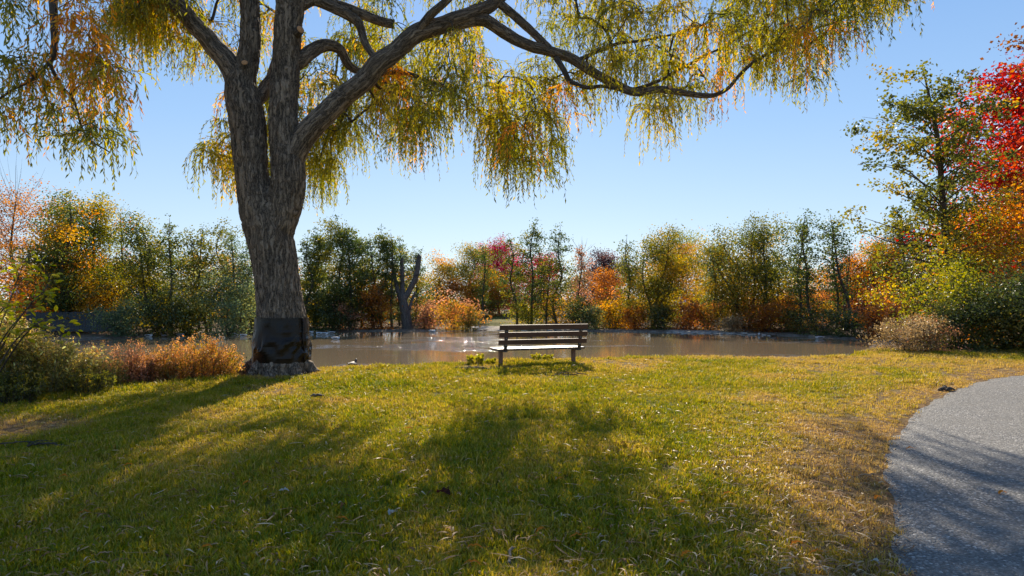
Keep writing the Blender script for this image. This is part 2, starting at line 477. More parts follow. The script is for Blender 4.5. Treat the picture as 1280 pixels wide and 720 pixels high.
link('ground', gm, kind='structure', label='mown lawn sloping to a brown pond with woodland floor beyond')

# ------------------------------------------------------------------ water
def water_material():
    m, nt, out = new_mat('pond_water')
    g = N(nt, 'ShaderNodeNewGeometry')
    mp = N(nt, 'ShaderNodeMapping'); mp.inputs['Scale'].default_value = (1.0, 1.6, 1.0)
    nt.links.new(g.outputs['Position'], mp.inputs[0])
    n1 = noisen(nt, mp.outputs[0], 2.6, 3, 0.6)
    n2 = noisen(nt, mp.outputs[0], 9.0, 3, 0.6)
    ms = N(nt, 'ShaderNodeMapping'); ms.inputs['Scale'].default_value = (0.16, 0.42, 1)
    nt.links.new(g.outputs['Position'], ms.inputs[0])
    gust = noisen(nt, ms.outputs[0], 1.0, 4, 0.62, 0.6)
    sx_ = N(nt, 'ShaderNodeSeparateXYZ'); nt.links.new(g.outputs['Position'], sx_.inputs[0])
    def patch(cx, cy, rx, ry):
        dx = mathn(nt, 'POWER', mathn(nt, 'ABSOLUTE', mathn(nt, 'DIVIDE', mathn(nt, 'SUBTRACT', sx_.outputs[0], cx), rx)), 2.0)
        dy = mathn(nt, 'POWER', mathn(nt, 'ABSOLUTE', mathn(nt, 'DIVIDE', mathn(nt, 'SUBTRACT', sx_.outputs[1], cy), ry)), 2.0)
        return mathn(nt, 'SUBTRACT', 1.0, mathn(nt, 'ADD', dx, dy), True)
    pt = mathn(nt, 'ADD', patch(-2.6, 34.0, 4.2, 7.0), patch(-5.0, 22.8, 1.7, 0.9), True)
    gsum = mathn(nt, 'ADD', gust.outputs[0], mathn(nt, 'MULTIPLY', pt, 0.25))
    gf = ramp(nt, [(0.61, (0, 0, 0)), (0.68, (1, 1, 1))], gsum)
    b = N(nt, 'ShaderNodeBsdfPrincipled')
    b.inputs['Base Color'].default_value = (0.20, 0.150, 0.095, 1)
    b.inputs['IOR'].default_value = 1.33
    b.inputs['Roughness'].default_value = 0.03
    h = mathn(nt, 'ADD', mathn(nt, 'MULTIPLY', n1.outputs[0], 0.45), mathn(nt, 'MULTIPLY', n2.outputs[0], 0.30))
    bp = N(nt, 'ShaderNodeBump'); bp.inputs['Distance'].default_value = 0.30
    st = mathn(nt, 'ADD', mathn(nt, 'MULTIPLY', gf.outputs[0], 0.85), 0.014)
    nt.links.new(st, bp.inputs['Strength'])
    nt.links.new(h, bp.inputs['Height']); nt.links.new(bp.outputs[0], b.inputs['Normal'])
    nt.links.new(b.outputs[0], out.inputs[0])
    return m
wx, wy = np.meshgrid(np.linspace(-34, 24, 30), np.linspace(7.0, 52, 24))
ii, jj = np.meshgrid(np.arange(23), np.arange(29), indexing='ij')
wq = np.stack([ii * 30 + jj, ii * 30 + jj + 1, (ii + 1) * 30 + jj + 1, (ii + 1) * 30 + jj], -1).reshape(-1, 4)
wm = mesh_np('water', np.stack([wx.ravel(), wy.ravel(), np.full(wx.size, WATER_Z)], 1), 4, wq, [water_material()], None, True)
link('pond_water', wm, kind='structure', label='brown rippled pond water reflecting the autumn trees')

# ------------------------------------------------------------------ asphalt path
def asphalt_material():
    m, nt, out = new_mat('asphalt')
    g = N(nt, 'ShaderNodeNewGeometry'); pos = g.outputs['Position']
    v = N(nt, 'ShaderNodeTexVoronoi'); v.inputs['Scale'].default_value = 75; nt.links.new(pos, v.inputs['Vector'])
    v2 = N(nt, 'ShaderNodeTexVoronoi'); v2.inputs['Scale'].default_value = 150; nt.links.new(pos, v2.inputs['Vector'])
    n = noisen(nt, pos, 1.3, 5, 0.6)
    sep = N(nt, 'ShaderNodeSeparateColor'); nt.links.new(v.outputs['Color'], sep.inputs[0])
    c = ramp(nt, [(0.0, (0.07, 0.067, 0.065)), (0.5, (0.135, 0.13, 0.125)), (0.8, (0.21, 0.20, 0.19)), (0.95, (0.33, 0.31, 0.29)), (1.0, (0.55, 0.52, 0.49))], sep.outputs[0])
    pits = ramp(nt, [(0.0, (1, 1, 1)), (0.6, (0.8, 0.8, 0.8)), (0.9, (0.35, 0.35, 0.35))], v.outputs['Distance'])
    c1 = mixc(nt, c.outputs[0], pits.outputs[0], 0.6, 'MULTIPLY')
    c2 = mixc(nt, c1, (0.16, 0.145, 0.125), mathn(nt, 'MULTIPLY', mathn(nt, 'SUBTRACT', n.outputs[0], 0.42, True), 1.4, True))
    vc = N(nt, 'ShaderNodeTexVoronoi'); vc.feature = 'DISTANCE_TO_EDGE'; vc.inputs['Scale'].default_value = 0.55
    wn2 = noisen(nt, pos, 2.2, 4, 0.7); sw = N(nt, 'ShaderNodeVectorMath', operation='SCALE'); sw.inputs['Scale'].default_value = 0.7
    nt.links.new(wn2.outputs['Color'], sw.inputs[0]); ad = N(nt, 'ShaderNodeVectorMath', operation='ADD'); nt.links.new(pos, ad.inputs[0]); nt.links.new(sw.outputs[0], ad.inputs[1]); nt.links.new(ad.outputs[0], vc.inputs['Vector'])
    crack = mathn(nt, 'MULTIPLY', mathn(nt, 'SUBTRACT', 1.0, mathn(nt, 'MULTIPLY', vc.outputs['Distance'], 90.0, True)), mathn(nt, 'MULTIPLY', mathn(nt, 'SUBTRACT', wn2.outputs[0], 0.45, True), 6.0, True))
    c2 = mixc(nt, c2, (0.03, 0.028, 0.025), mathn(nt, 'MULTIPLY', crack, 0.8))
    n4 = noisen(nt, pos, 0.7, 4, 0.6)
    c2 = mixc(nt, c2, mixc(nt, (0.72, 0.72, 0.72), (1.2, 1.17, 1.12), n4.outputs[0]), 0.8, 'MULTIPLY')
    b = N(nt, 'ShaderNodeBsdfPrincipled'); b.inputs['Roughness'].default_value = 0.82
    nt.links.new(c2, b.inputs['Base Color'])
    h = mathn(nt, 'ADD', mathn(nt, 'SUBTRACT', 1.0, v.outputs['Distance']), mathn(nt, 'MULTIPLY', v2.outputs['Distance'], 0.3))
    bp = N(nt, 'ShaderNodeBump'); bp.inputs['Strength'].default_value = 1.0; bp.inputs['Distance'].default_value = 0.010
    nt.links.new(h, bp.inputs['Height']); nt.links.new(bp.outputs[0], b.inputs['Normal'])
    nt.links.new(b.outputs[0], out.inputs[0])
    return m
r = RS(4)
k = 26
dense = []
for i in range(len(path_left) - 1):
    seg = max(1, int(np.linalg.norm(path_left[i+1] - path_left[i]) / 0.1)) if path_left[i][1] < 13 else 3
    for s in range(seg):
        t = s / seg
        dense.append((path_left[i] * (1 - t) + path_left[i+1] * t, path_right[i] * (1 - t) + path_right[i+1] * t))
PL = np.array([d[0] for d in dense]); PR = np.array([d[1] for d in dense])
nd = (PR - PL) / np.linalg.norm(PR - PL, axis=1)[:, None]
wob = 0.07 * fbm(PL[:, 0] * 2.6, PL[:, 1] * 2.6, seed=33, o=4) + 0.025 * vnoise(PL[:, 0] * 17, PL[:, 1] * 17, seed=34)
PL = PL + nd * wob[:, None]
tt = np.linspace(0, 1, k)
PP = PL[:, None, :] * (1 - tt)[None, :, None] + PR[:, None, :] * tt[None, :, None]
PZ = height(PP[..., 0].ravel(), PP[..., 1].ravel()).reshape(PP.shape[:2])
inner = PZ + 0.045
inner[:, 0] -= 0.045; inner[:, -1] -= 0.045
n_ = len(PL)
ii, jj = np.meshgrid(np.arange(n_ - 1), np.arange(k - 1), indexing='ij')
pq = np.stack([ii * k + jj, ii * k + jj + 1, (ii + 1) * k + jj + 1, (ii + 1) * k + jj], -1).reshape(-1, 4)
pm = mesh_np('path', np.concatenate([PP.reshape(-1, 2), inner.reshape(-1, 1)], 1), 4, pq, [asphalt_material()], None, True)
link('path', pm, kind='structure', label='grey asphalt footpath curving past the lawn')

# ------------------------------------------------------------------ lawn grass (stuff)
def grass_material():
    m, nt, out = new_mat('grass_blades')
    g = N(nt, 'ShaderNodeNewGeometry'); pos = g.outputs['Position']
    n1, n2, dry = lawn_masks(nt, pos)
    t = N(nt, 'ShaderNodeAttribute', attribute_name='tone')
    dr = N(nt, 'ShaderNodeAttribute', attribute_name='dry', attribute_type='INSTANCER')
    f = mathn(nt, 'ADD', mathn(nt, 'ADD', mathn(nt, 'MULTIPLY', dry, 0.9), mathn(nt, 'MULTIPLY', t.outputs['Fac'], 0.34)), mathn(nt, 'MULTIPLY', dr.outputs['Fac'], 0.30))
    c = ramp(nt, [(0.33, (0.085, 0.140, 0.005)), (0.50, (0.185, 0.222, 0.005)), (0.67, (0.40, 0.315, 0.010)), (0.84, (0.54, 0.37, 0.13)), (1.0, (0.44, 0.29, 0.15))], f)
    d = N(nt, 'ShaderNodeBsdfDiffuse'); nt.links.new(c.outputs[0], d.inputs[0])
    tr = N(nt, 'ShaderNodeBsdfTranslucent'); nt.links.new(mixc(nt, c.outputs[0], (1.25, 1.15, 0.6), 1.0, 'MULTIPLY'), tr.inputs[0])
    mx = N(nt, 'ShaderNodeMixShader'); mx.inputs[0].default_value = 0.5
    nt.links.new(d.outputs[0], mx.inputs[1]); nt.links.new(tr.outputs[0], mx.inputs[2])
    gl = N(nt, 'ShaderNodeBsdfGlossy'); gl.inputs['Roughness'].default_value = 0.4
    m2 = N(nt, 'ShaderNodeMixShader'); m2.inputs[0].default_value = 0.02
    nt.links.new(mx.outputs[0], m2.inputs[1]); nt.links.new(gl.outputs[0], m2.inputs[2])
    nt.links.new(m2.outputs[0], out.inputs[0])
    return m
M_grass = grass_material()
tufts = bpy.data.collections.new('grass_tufts')
for q in range(8):
    r = RS(100 + q)
    nb = 34
    ang = r.uniform(0, 6.283, nb); rad = 0.085 * np.sqrt(r.uniform(0, 1, nb))
    bx, by = rad * np.cos(ang), rad * np.sin(ang)
    h = r.uniform(0.022, 0.055, nb) * (0.8 + 0.05 * q)
    az = r.uniform(0, 6.283, nb); lean = r.uniform(0.2, 1.3, nb) * h
    w = r.uniform(0.0022, 0.0042, nb)
    dx, dy = np.cos(az), np.sin(az)
    V = []
    for sgn, f, z in ((-1, 0, -0.01), (1, 0, -0.01), (1, 0.35, 0.62), (-1, 0.35, 0.62)):
        V.append(np.stack([bx + dx * lean * f - dy * w * sgn, by + dy * lean * f + dx * w * sgn, np.where(z < 0, -0.01, z * h)], 1))
    V.append(np.stack([bx + dx * lean, by + dy * lean, h], 1))
    V = np.stack(V, 1)
    Vf = V.reshape(-1, 3)
    b0 = np.arange(nb)[:, None] * 5
    tris = np.concatenate([b0 + np.array([[0, 1, 2]]), b0 + np.array([[0, 2, 3]]), b0 + np.array([[3, 2, 4]])], 1).reshape(-1, 3)
    tone = np.repeat(r.uniform(0, 1, nb) ** 1.3, 3)
    me = mesh_np('tuft', Vf, 3, tris, [M_grass], {'tone': ('FLOAT', 'FACE', tone)}, False)
    o = bpy.data.objects.new('grass_tuft', me); tufts.objects.link(o)

r = RS(5)
def scatter(n, x0, x1, y0, y1):
    return r.uniform(x0, x1, n), r.uniform(y0, y1, n)
parts_ = []
for (y0, y1, dens) in ((2.9, 5, 420), (5, 7.5, 300), (7.5, 10.5, 190), (10.5, 16.5, 120)):
    hw = y1 * 0.80 + 0.4
    n = int((y1 - y0) * 2 * hw * dens)
    X, Y = scatter(n, -hw, hw, y0, y1)
    parts_.append(np.stack([X, Y], 1))
Pg = np.vstack(parts_)
X, Y = Pg[:, 0], Pg[:, 1]
keep = (sdist(X, Y, path_poly) < -0.02 + 0.10 * fbm(X * 2.5, Y * 2.5, seed=77)) & (sdist(X, Y, pond) < 0.6)
wv = wear_at(X, Y)
keep &= r.uniform(0, 1, len(X)) > wv * 0.62
keep &= np.hypot(X + 3.98, Y - 11.7) > 0.62
X, Y, wv = X[keep], Y[keep], wv[keep]
Z = height(X, Y)
sc = r.uniform(0.65, 1.15, len(X)) * (1 - 0.35 * wv) * (1.0 + 0.65 * fbm(X * 1.6, Y * 1.6, seed=61)) * np.where(Y > 10, 1.15, 1.0)
sc *= 1 + 0.9 * smooth(-0.25, 0.1, sdist(X, Y, pond)) * r.uniform(0, 1, len(X))
gp = bpy.data.meshes.new('lawn_grass')
gp.vertices.add(len(X)); gp.vertices.foreach_set('co', np.stack([X, Y, Z], 1).astype(np.float32).ravel())
a = gp.attributes.new('rot', 'FLOAT_VECTOR', 'POINT'); a.data.foreach_set('vector', np.stack([r.normal(0, 0.12, len(X)), r.normal(0, 0.12, len(X)), r.uniform(0, 6.28, len(X))], 1).astype(np.float32).ravel())
a = gp.attributes.new('scl', 'FLOAT', 'POINT'); a.data.foreach_set('value', sc.astype(np.float32))
a = gp.attributes.new('dry', 'FLOAT', 'POINT'); a.data.foreach_set('value', wv.astype(np.float32))
a = gp.attributes.new('pick', 'INT', 'POINT'); a.data.foreach_set('value', r.randint(0, 8, len(X)).astype(np.int32))
grass = link('lawn_grass', gp, kind='stuff', label='short yellow green grass covering the lawn', cat='grass')
ng = bpy.data.node_groups.new('grass_scatter', 'GeometryNodeTree')
ng.interface.new_socket('Geometry', in_out='INPUT', socket_type='NodeSocketGeometry')
ng.interface.new_socket('Geometry', in_out='OUTPUT', socket_type='NodeSocketGeometry')
gi, go = ng.nodes.new('NodeGroupInput'), ng.nodes.new('NodeGroupOutput')
ip = ng.nodes.new('GeometryNodeInstanceOnPoints')
ci = ng.nodes.new('GeometryNodeCollectionInfo'); ci.inputs[0].default_value = tufts
ci.inputs['Separate Children'].default_value = True; ci.inputs['Reset Children'].default_value = True
def named(nm, ty):
    n = ng.nodes.new('GeometryNodeInputNamedAttribute'); n.data_type = ty; n.inputs['Name'].default_value = nm
    return n.outputs[0]
L = ng.links.new
L(gi.outputs[0], ip.inputs['Points']); L(ci.outputs[0], ip.inputs['Instance'])
ip.inputs['Pick Instance'].default_value = True
L(named('pick', 'INT'), ip.inputs['Instance Index'])
L(named('rot', 'FLOAT_VECTOR'), ip.inputs['Rotation']); L(named('scl', 'FLOAT'), ip.inputs['Scale'])
L(ip.outputs[0], go.inputs[0])
grass.modifiers.new('scatter', 'NODES').node_group = ng

# ------------------------------------------------------------------ leaf and straw litter (stuff)
def litter():
    r = RS(12)
    n = 30000
    Y = 3.0 + 11.5 * r.uniform(0, 1, n) ** 1.5
    X = r.uniform(-0.82, 0.82, n) * Y
    p = sdist(X, Y, path_poly)
    wv = wear_at(X, Y)
    near = smooth(-2.2, -0.2, p) * (p < 0.12)
    keep = r.uniform(0, 1, n) < (0.24 + 0.75 * wv * (Y < 11) + 0.6 * near) * np.where(p > 0.12, 0.14, 1.0)
    keep &= sdist(X, Y, pond) < -0.1
    X, Y, p = X[keep], Y[keep], p[keep]; n = len(X)
    Lg = r.uniform(0.03, 0.11, n) * np.where(r.uniform(0, 1, n) < 0.15, 1.8, 1.0)
    wd = r.uniform(0.0018, 0.0062, n)
    az = r.uniform(0, 6.283, n); curl = r.normal(0, 1.0, n)
    Z0 = height(X, Y) + np.where(p > 0, 0.020, 0.036)
    m = 5
    V = np.zeros((n, m * 2, 3))
    x, y, a = X.copy(), Y.copy(), az.copy()
    hgt = r.uniform(0.0, 0.018, n) * np.where(p > 0, 0.3, 1)
    for s in range(m):
        t = s / (m - 1)
        w = wd * (1 - (2 * t - 1) ** 2 * 0.92)
        z = Z0 + hgt * math.sin(t * 3.1)
        V[:, 2*s] = np.stack([x - np.sin(a) * w, y + np.cos(a) * w, z], 1)
        V[:, 2*s+1] = np.stack([x + np.sin(a) * w, y - np.cos(a) * w, z + w * 0.5], 1)
        x = x + np.cos(a) * Lg / (m - 1); y = y + np.sin(a) * Lg / (m - 1); a = a + curl / (m - 1)
    b0 = (np.arange(n) * 2 * m)[:, None, None]
    q = b0 + np.array([[2*s, 2*s+1, 2*s+3, 2*s+2] for s in range(m - 1)])[None]
    tone = np.repeat(r.uniform(0, 1, n) ** 0.9, m - 1)
    me = mesh_np('litter', V.reshape(-1, 3), 4, q.reshape(-1, 4), [LEAF('litter')], {'tone': ('FLOAT', 'FACE', tone)})
    link('leaf_litter', me, kind='stuff', label='dry straw and curled willow leaves strewn over the lawn', cat='leaf litter')
litter()

# ------------------------------------------------------------------ fallen leaves one can point at
def fleaf_mesh(name, L, W, col, seed, lobed=False):
    r = RS(seed)
    m = 9
    V = []
    for s in range(m):
        t = s / (m - 1)
        w = W * 0.5 * math.sin(math.pi * min(1, max(0.0, t)) ** 0.85) + 0.0008
        if lobed: w *= 0.55 + 0.75 * abs(math.sin(t * 3 * math.pi))
        x = (t - 0.5) * L
        z = 0.012 * math.sin(t * 3.0) + 0.004 * r.normal()
        yb = 0.10 * L * math.sin(t * 3)
        V += [(x, yb - w, z + w * 0.5), (x, yb, z), (x, yb + w, z + w * 0.6)]
    # stalk
    q = []
    for s in range(m - 1):
        for e in (0, 1):
            q.append([3*s+e, 3*s+e+1, 3*s+3+e+1, 3*s+3+e])
    b = len(V)
    V += [(L*0.5, 0, 0.003), (L*0.5, 0.002, 0.003), (L*0.5+L*0.3, 0.012, 0.008), (L*0.5+L*0.3, 0.010, 0.008)]
    q.append([b, b+1, b+2, b+3])
    return mesh_np(name, np.array(V), 4, np.array(q), [col], None, True)
def dead_leaf_mat(name, c):
    m, nt, out = new_mat(name)
    tc = N(nt, 'ShaderNodeTexCoord')
    n = noisen(nt, tc.outputs['Object'], 60, 4, 0.6)
    r_ = ramp(nt, [(0.3, tuple(x * 0.65 for x in c)), (0.65, c)], n.outputs[0])
    d = N(nt, 'ShaderNodeBsdfDiffuse'); t = N(nt, 'ShaderNodeBsdfTranslucent')
    nt.links.new(r_.outputs[0], d.inputs[0]); nt.links.new(r_.outputs[0], t.inputs[0])
    mx = N(nt, 'ShaderNodeMixShader'); mx.inputs[0].default_value = 0.35
    nt.links.new(d.outputs[0], mx.inputs[1]); nt.links.new(t.outputs[0], mx.inputs[2])
    nt.links.new(mx.outputs[0], out.inputs[0])
    return m
ML = {'orange': dead_leaf_mat('orange_leaf', (0.72, 0.24, 0.03)), 'brown': dead_leaf_mat('brown_leaf', (0.30, 0.13, 0.06)),
      'pale': dead_leaf_mat('pale_leaf', (0.56, 0.53, 0.45)), 'dark': dead_leaf_mat('dark_leaf', (0.075, 0.030, 0.022)), 'tan': dead_leaf_mat('tan_leaf', (0.55, 0.33, 0.18))}
FL = [(105, 651, 'orange', 0.3), (427, 657, 'orange', -0.2), (309, 613, 'orange', 0.8), (79, 605, 'orange', -0.3), (240, 623, 'brown', 0.1),
      (257, 697, 'orange', 0.1), (131, 707, 'tan', 0.5), (511, 541, 'orange', -0.2), (677, 672, 'orange', 0.5), (721, 678, 'orange', 0.15),
      (594, 693, 'orange', -0.1), (852, 634, 'orange', -0.3), (754, 679, 'tan', 0.5), (591, 714, 'orange', -0.3), (627, 517, 'brown', 1.2),
      (1022, 698, 'orange', -0.1), (997, 687, 'orange', 0.3), (1253, 620, 'orange', 0.3), (1138, 565, 'orange', 0.1), (911, 623, 'orange', 0.3),
      (1097, 629, 'orange', 0.6), (160, 590, 'orange', 0.9), (430, 640, 'brown', 1.4), (700, 604, 'orange', 0.2), (330, 560, 'brown', 0.0),
      (860, 700, 'orange', 0.5), (500, 600, 'tan', 0.4), (960, 560, 'tan', 0.2), (780, 560, 'brown', 0.7), (560, 670, 'tan', -0.9)]
protos = {}
for i, (px, py, c, rz) in enumerate(FL):
    x, y = ground_hit(px, py)
    key = (c, i % 3)
    if key not in protos:
        protos[key] = fleaf_mesh('leaf', (0.085, 0.10, 0.075)[i % 3], (0.017, 0.021, 0.025)[i % 3], ML[c], 50 + i)
    onp = px > 1110
    link('fallen_leaf', protos[key], loc=(x, y, hz(x, y) + (0.052 if onp else 0.042)), rz=rz, cat='leaf',
         label={'orange': 'curled orange willow leaf lying on its own', 'brown': 'small brown leaf lying on the grass', 'tan': 'pale tan curled leaf lying on the grass'}[c] + (' on the grey path' if onp else ''),
         group='single fallen leaves on the ground' + (', on the path' if onp else ', ' + c))
x, y = ground_hit(355, 623); link('fallen_leaf', fleaf_mesh('leaf', 0.075, 0.035, ML['pale'], 3, True), loc=(x, y, hz(x, y) + .045), rz=0.1, cat='leaf', label='whitish lobed leaf lying upturned in the shaded lawn left of centre')
x, y = ground_hit(491, 648); link('fallen_leaf', fleaf_mesh('leaf', 0.07, 0.05, ML['pale'], 4, True), loc=(x, y, hz(x, y) + .04), rz=1.0, cat='leaf', label='small whitish crumpled leaf in the grass below the dark one')
x, y = ground_hit(554, 626); link('fallen_leaf', fleaf_mesh('leaf', 0.12, 0.08, ML['dark'], 5, True), loc=(x, y, hz(x, y) + .05), rz=-0.6, cat='leaf', label='dark reddish brown lobed leaf standing in the grass')
x, y = ground_hit(1088, 603); link('bark_strip', fleaf_mesh('leaf', 0.20, 0.03, ML['tan'], 6), loc=(x, y, hz(x, y) + .05), rz=-0.1, cat='bark strip', label='long pale tan strip of bark at the lawn edge by the path')
x, y = ground_hit(1094, 711); link('fallen_leaf', fleaf_mesh('leaf', 0.05, 0.03, ML['pale'], 7, True), loc=(x, y, hz(x, y) + .04), rz=-0.9, cat='leaf', label='grey white crumpled leaf in straw beside the path')
# stick
sx, sy = ground_hit(636, 700)
P = np.array([(0.0, -0.10, 0.02), (0.008, -0.03, 0.035), (0.004, 0.04, 0.04), (0.02, 0.11, 0.035)])
st = empty('stick', (sx, sy, hz(sx, sy)), 'short grey broken stick lying in the grass at the front', 'stick')
link('shaft', tubes_mesh('shaft', [(catmull(P, 4), np.linspace(0.009, 0.006, 13), 8)], M_greybark), st)
link('side_twig', tubes_mesh('side_twig', [(np.array([(0.005, 0.03, 0.038), (0.03, 0.06, 0.05), (0.04, 0.075, 0.05)]), [0.004, 0.003, 0.002], 5)], M_greybark), st)
# dark clod at the path's edge, driftwood left of the bench, scraps of exposed root
def wood_scrap(px, py, n, spread, label, cat, name, seed, mat=M_branch, rad=0.02):
    r = RS(seed)
    x, y = ground_hit(px, py)
    root = empty(name, (x, y, hz(x, y) - (.006 if name == 'exposed_root' else 0)), label, cat)
    for q in range(n):
        a = r.uniform(-0.5, 0.5); c = np.array([r.uniform(-spread, spread), r.uniform(-0.08, 0.08), rad * 0.7 + r.uniform(0, 0.02)])
        Ln = r.uniform(0.12, 0.3) * (1 if spread > 0.12 else 0.4)
        d = np.array([math.cos(a), math.sin(a), 0.05])
        P = np.array([c - d * Ln, c - d * Ln * 0.3 + [0, 0, r.uniform(0, 0.03)], c + d * Ln * 0.3 + [0, 0.02, r.uniform(0, 0.03)], c + d * Ln])
        P = catmull(P, 4); P[:, 2] += 0.006 * r.normal(size=len(P))
        link('piece', tubes_mesh('piece', [(P, np.linspace(rad, rad * 0.4, len(P)) * r.uniform(0.6, 1.2), 7)], mat), root)
wood_scrap(591, 464, 5, 0.22, 'dark driftwood and roots lying left of the bench', 'driftwood', 'driftwood', 3, rad=0.028)
wood_scrap(1184, 488, 5, 0.05, 'dark clod of twigs at the top edge of the path', 'twigs', 'twig_clump', 4, rad=0.022)
wood_scrap(60, 558, 6, 0.35, 'flat weathered root showing in bare earth at the left of the lawn', 'tree root', 'exposed_root', 6, M_branch, 0.009)
wood_scrap(395, 497, 2, 0.06, 'flat scrap of pale bark in sunlit grass below the willow', 'bark scrap', 'bark_scrap', 7, M_greybark, 0.02)
wood_scrap(700, 470, 4, 0.3, 'thin dark twigs in the grass in front of the bench shadow', 'twigs', 'twig', 8, rad=0.010)

# ------------------------------------------------------------------ bench
def box(x0, x1, y0, y1, z0, z1, b=0.006):
    import bmesh
    bm = bmesh.new()
    bmesh.ops.create_cube(bm, size=1)
    for v in bm.verts:
        v.co = Vector(((x0 + x1) / 2 + v.co.x * (x1 - x0), (y0 + y1) / 2 + v.co.y * (y1 - y0), (z0 + z1) / 2 + v.co.z * (z1 - z0)))
    bmesh.ops.bevel(bm, geom=bm.edges[:], offset=b, segments=2, affect='EDGES', profile=0.6)
    return bm
def bm_obj(name, bm, mat, parent, rot=None, piv=None, **kw):
    me = bpy.data.meshes.new(name)
    bm.to_mesh(me); bm.free(); me.materials.append(mat)
    o = link(name, me, parent, **kw)
    if rot: o.rotation_euler = rot
    if piv: o.location = piv
    return o
M_plank = simple_mat('bench_wood', (0.105, 0.052, 0.032), 0.40, (0.06, 0.03, 0.02), 14, 0.3, (0.6, 8, 8), 0.6)
M_slat = simple_mat('back_slat_wood', (0.125, 0.062, 0.038), 0.6, (0.07, 0.034, 0.022), 14, 0.35, (0.6, 8, 8), 0.3)
M_post = simple_mat('bench_post', (0.20, 0.10, 0.065), 0.6, (0.12, 0.06, 0.04), 18, 0.3, (6, 6, 1))
M_steel = simple_mat('bench_steel', (0.045, 0.03, 0.025), 0.5, (0.03, 0.02, 0.02), 30, 0.1)
M_bolt = simple_mat('bolt_steel', (0.30, 0.28, 0.26), 0.4, (0.20, 0.16, 0.12), 60, .1)
bA = ground_hit(629, 457); bB = ground_hit(714, 453)
bang = math.atan2(bB[1] - bA[1], bB[0] - bA[0])
bang = math.radians(20.0)
bx, by = (bA[0] + bB[0]) / 2, (bA[1] + bB[1]) / 2
bench = empty('park_bench', (bx, by, hz(bx, by)), 'dark brown slatted wooden bench seen from behind facing the pond', 'bench', rz=bang)
HL = 0.89
SEATZ = 0.315
for q in range(4):      # seat planks, bench's forward direction is +Y
    y0 = -0.21 + q * 0.118
    bm_obj('seat_plank', box(-HL, HL, y0, y0 + 0.106, SEATZ - 0.038, SEATZ), M_plank, bench)
tilt = math.radians(-12)
for q, zz in enumerate((0.080, 0.217, 0.354)):
    o = bm_obj('back_slat', box(-HL, HL, -0.014, 0.014, -0.047, 0.047), M_slat, bench, rot=(-tilt, 0, 0))
    zc = SEATZ + zz + 0.045
    o.location = (0.0, -0.215 - 0.075 - (zz) * math.tan(-tilt) * 1.0 + 0.02, zc)
for sx in (-0.75, 0.75):
    o = bm_obj('back_post', box(-0.033, 0.033, -0.012, 0.012, 0, 0.48, 0.004), M_steel, bench, rot=(-tilt, 0, 0))
    o.location = (sx, -0.245, SEATZ - 0.055)
    for zz in (0.13, 0.26, 0.39):
        bo = link('bolt', tubes_mesh('bolt', [(np.array([(0, -.014, zz), (0, -.021, zz), (0, -.024, zz)]), [.011, .011, .006], 8)], M_bolt), o)
    bm_obj('seat_bracket', box(sx - 0.04, sx + 0.04, -0.265, 0.24, SEATZ - 0.060, SEATZ - 0.040, 0.004), M_steel, bench)
    lg = bm_obj('leg', box(sx - 0.033, sx + 0.033, -0.03, 0.05, -0.12, SEATZ - 0.062, 0.006), M_post, bench)

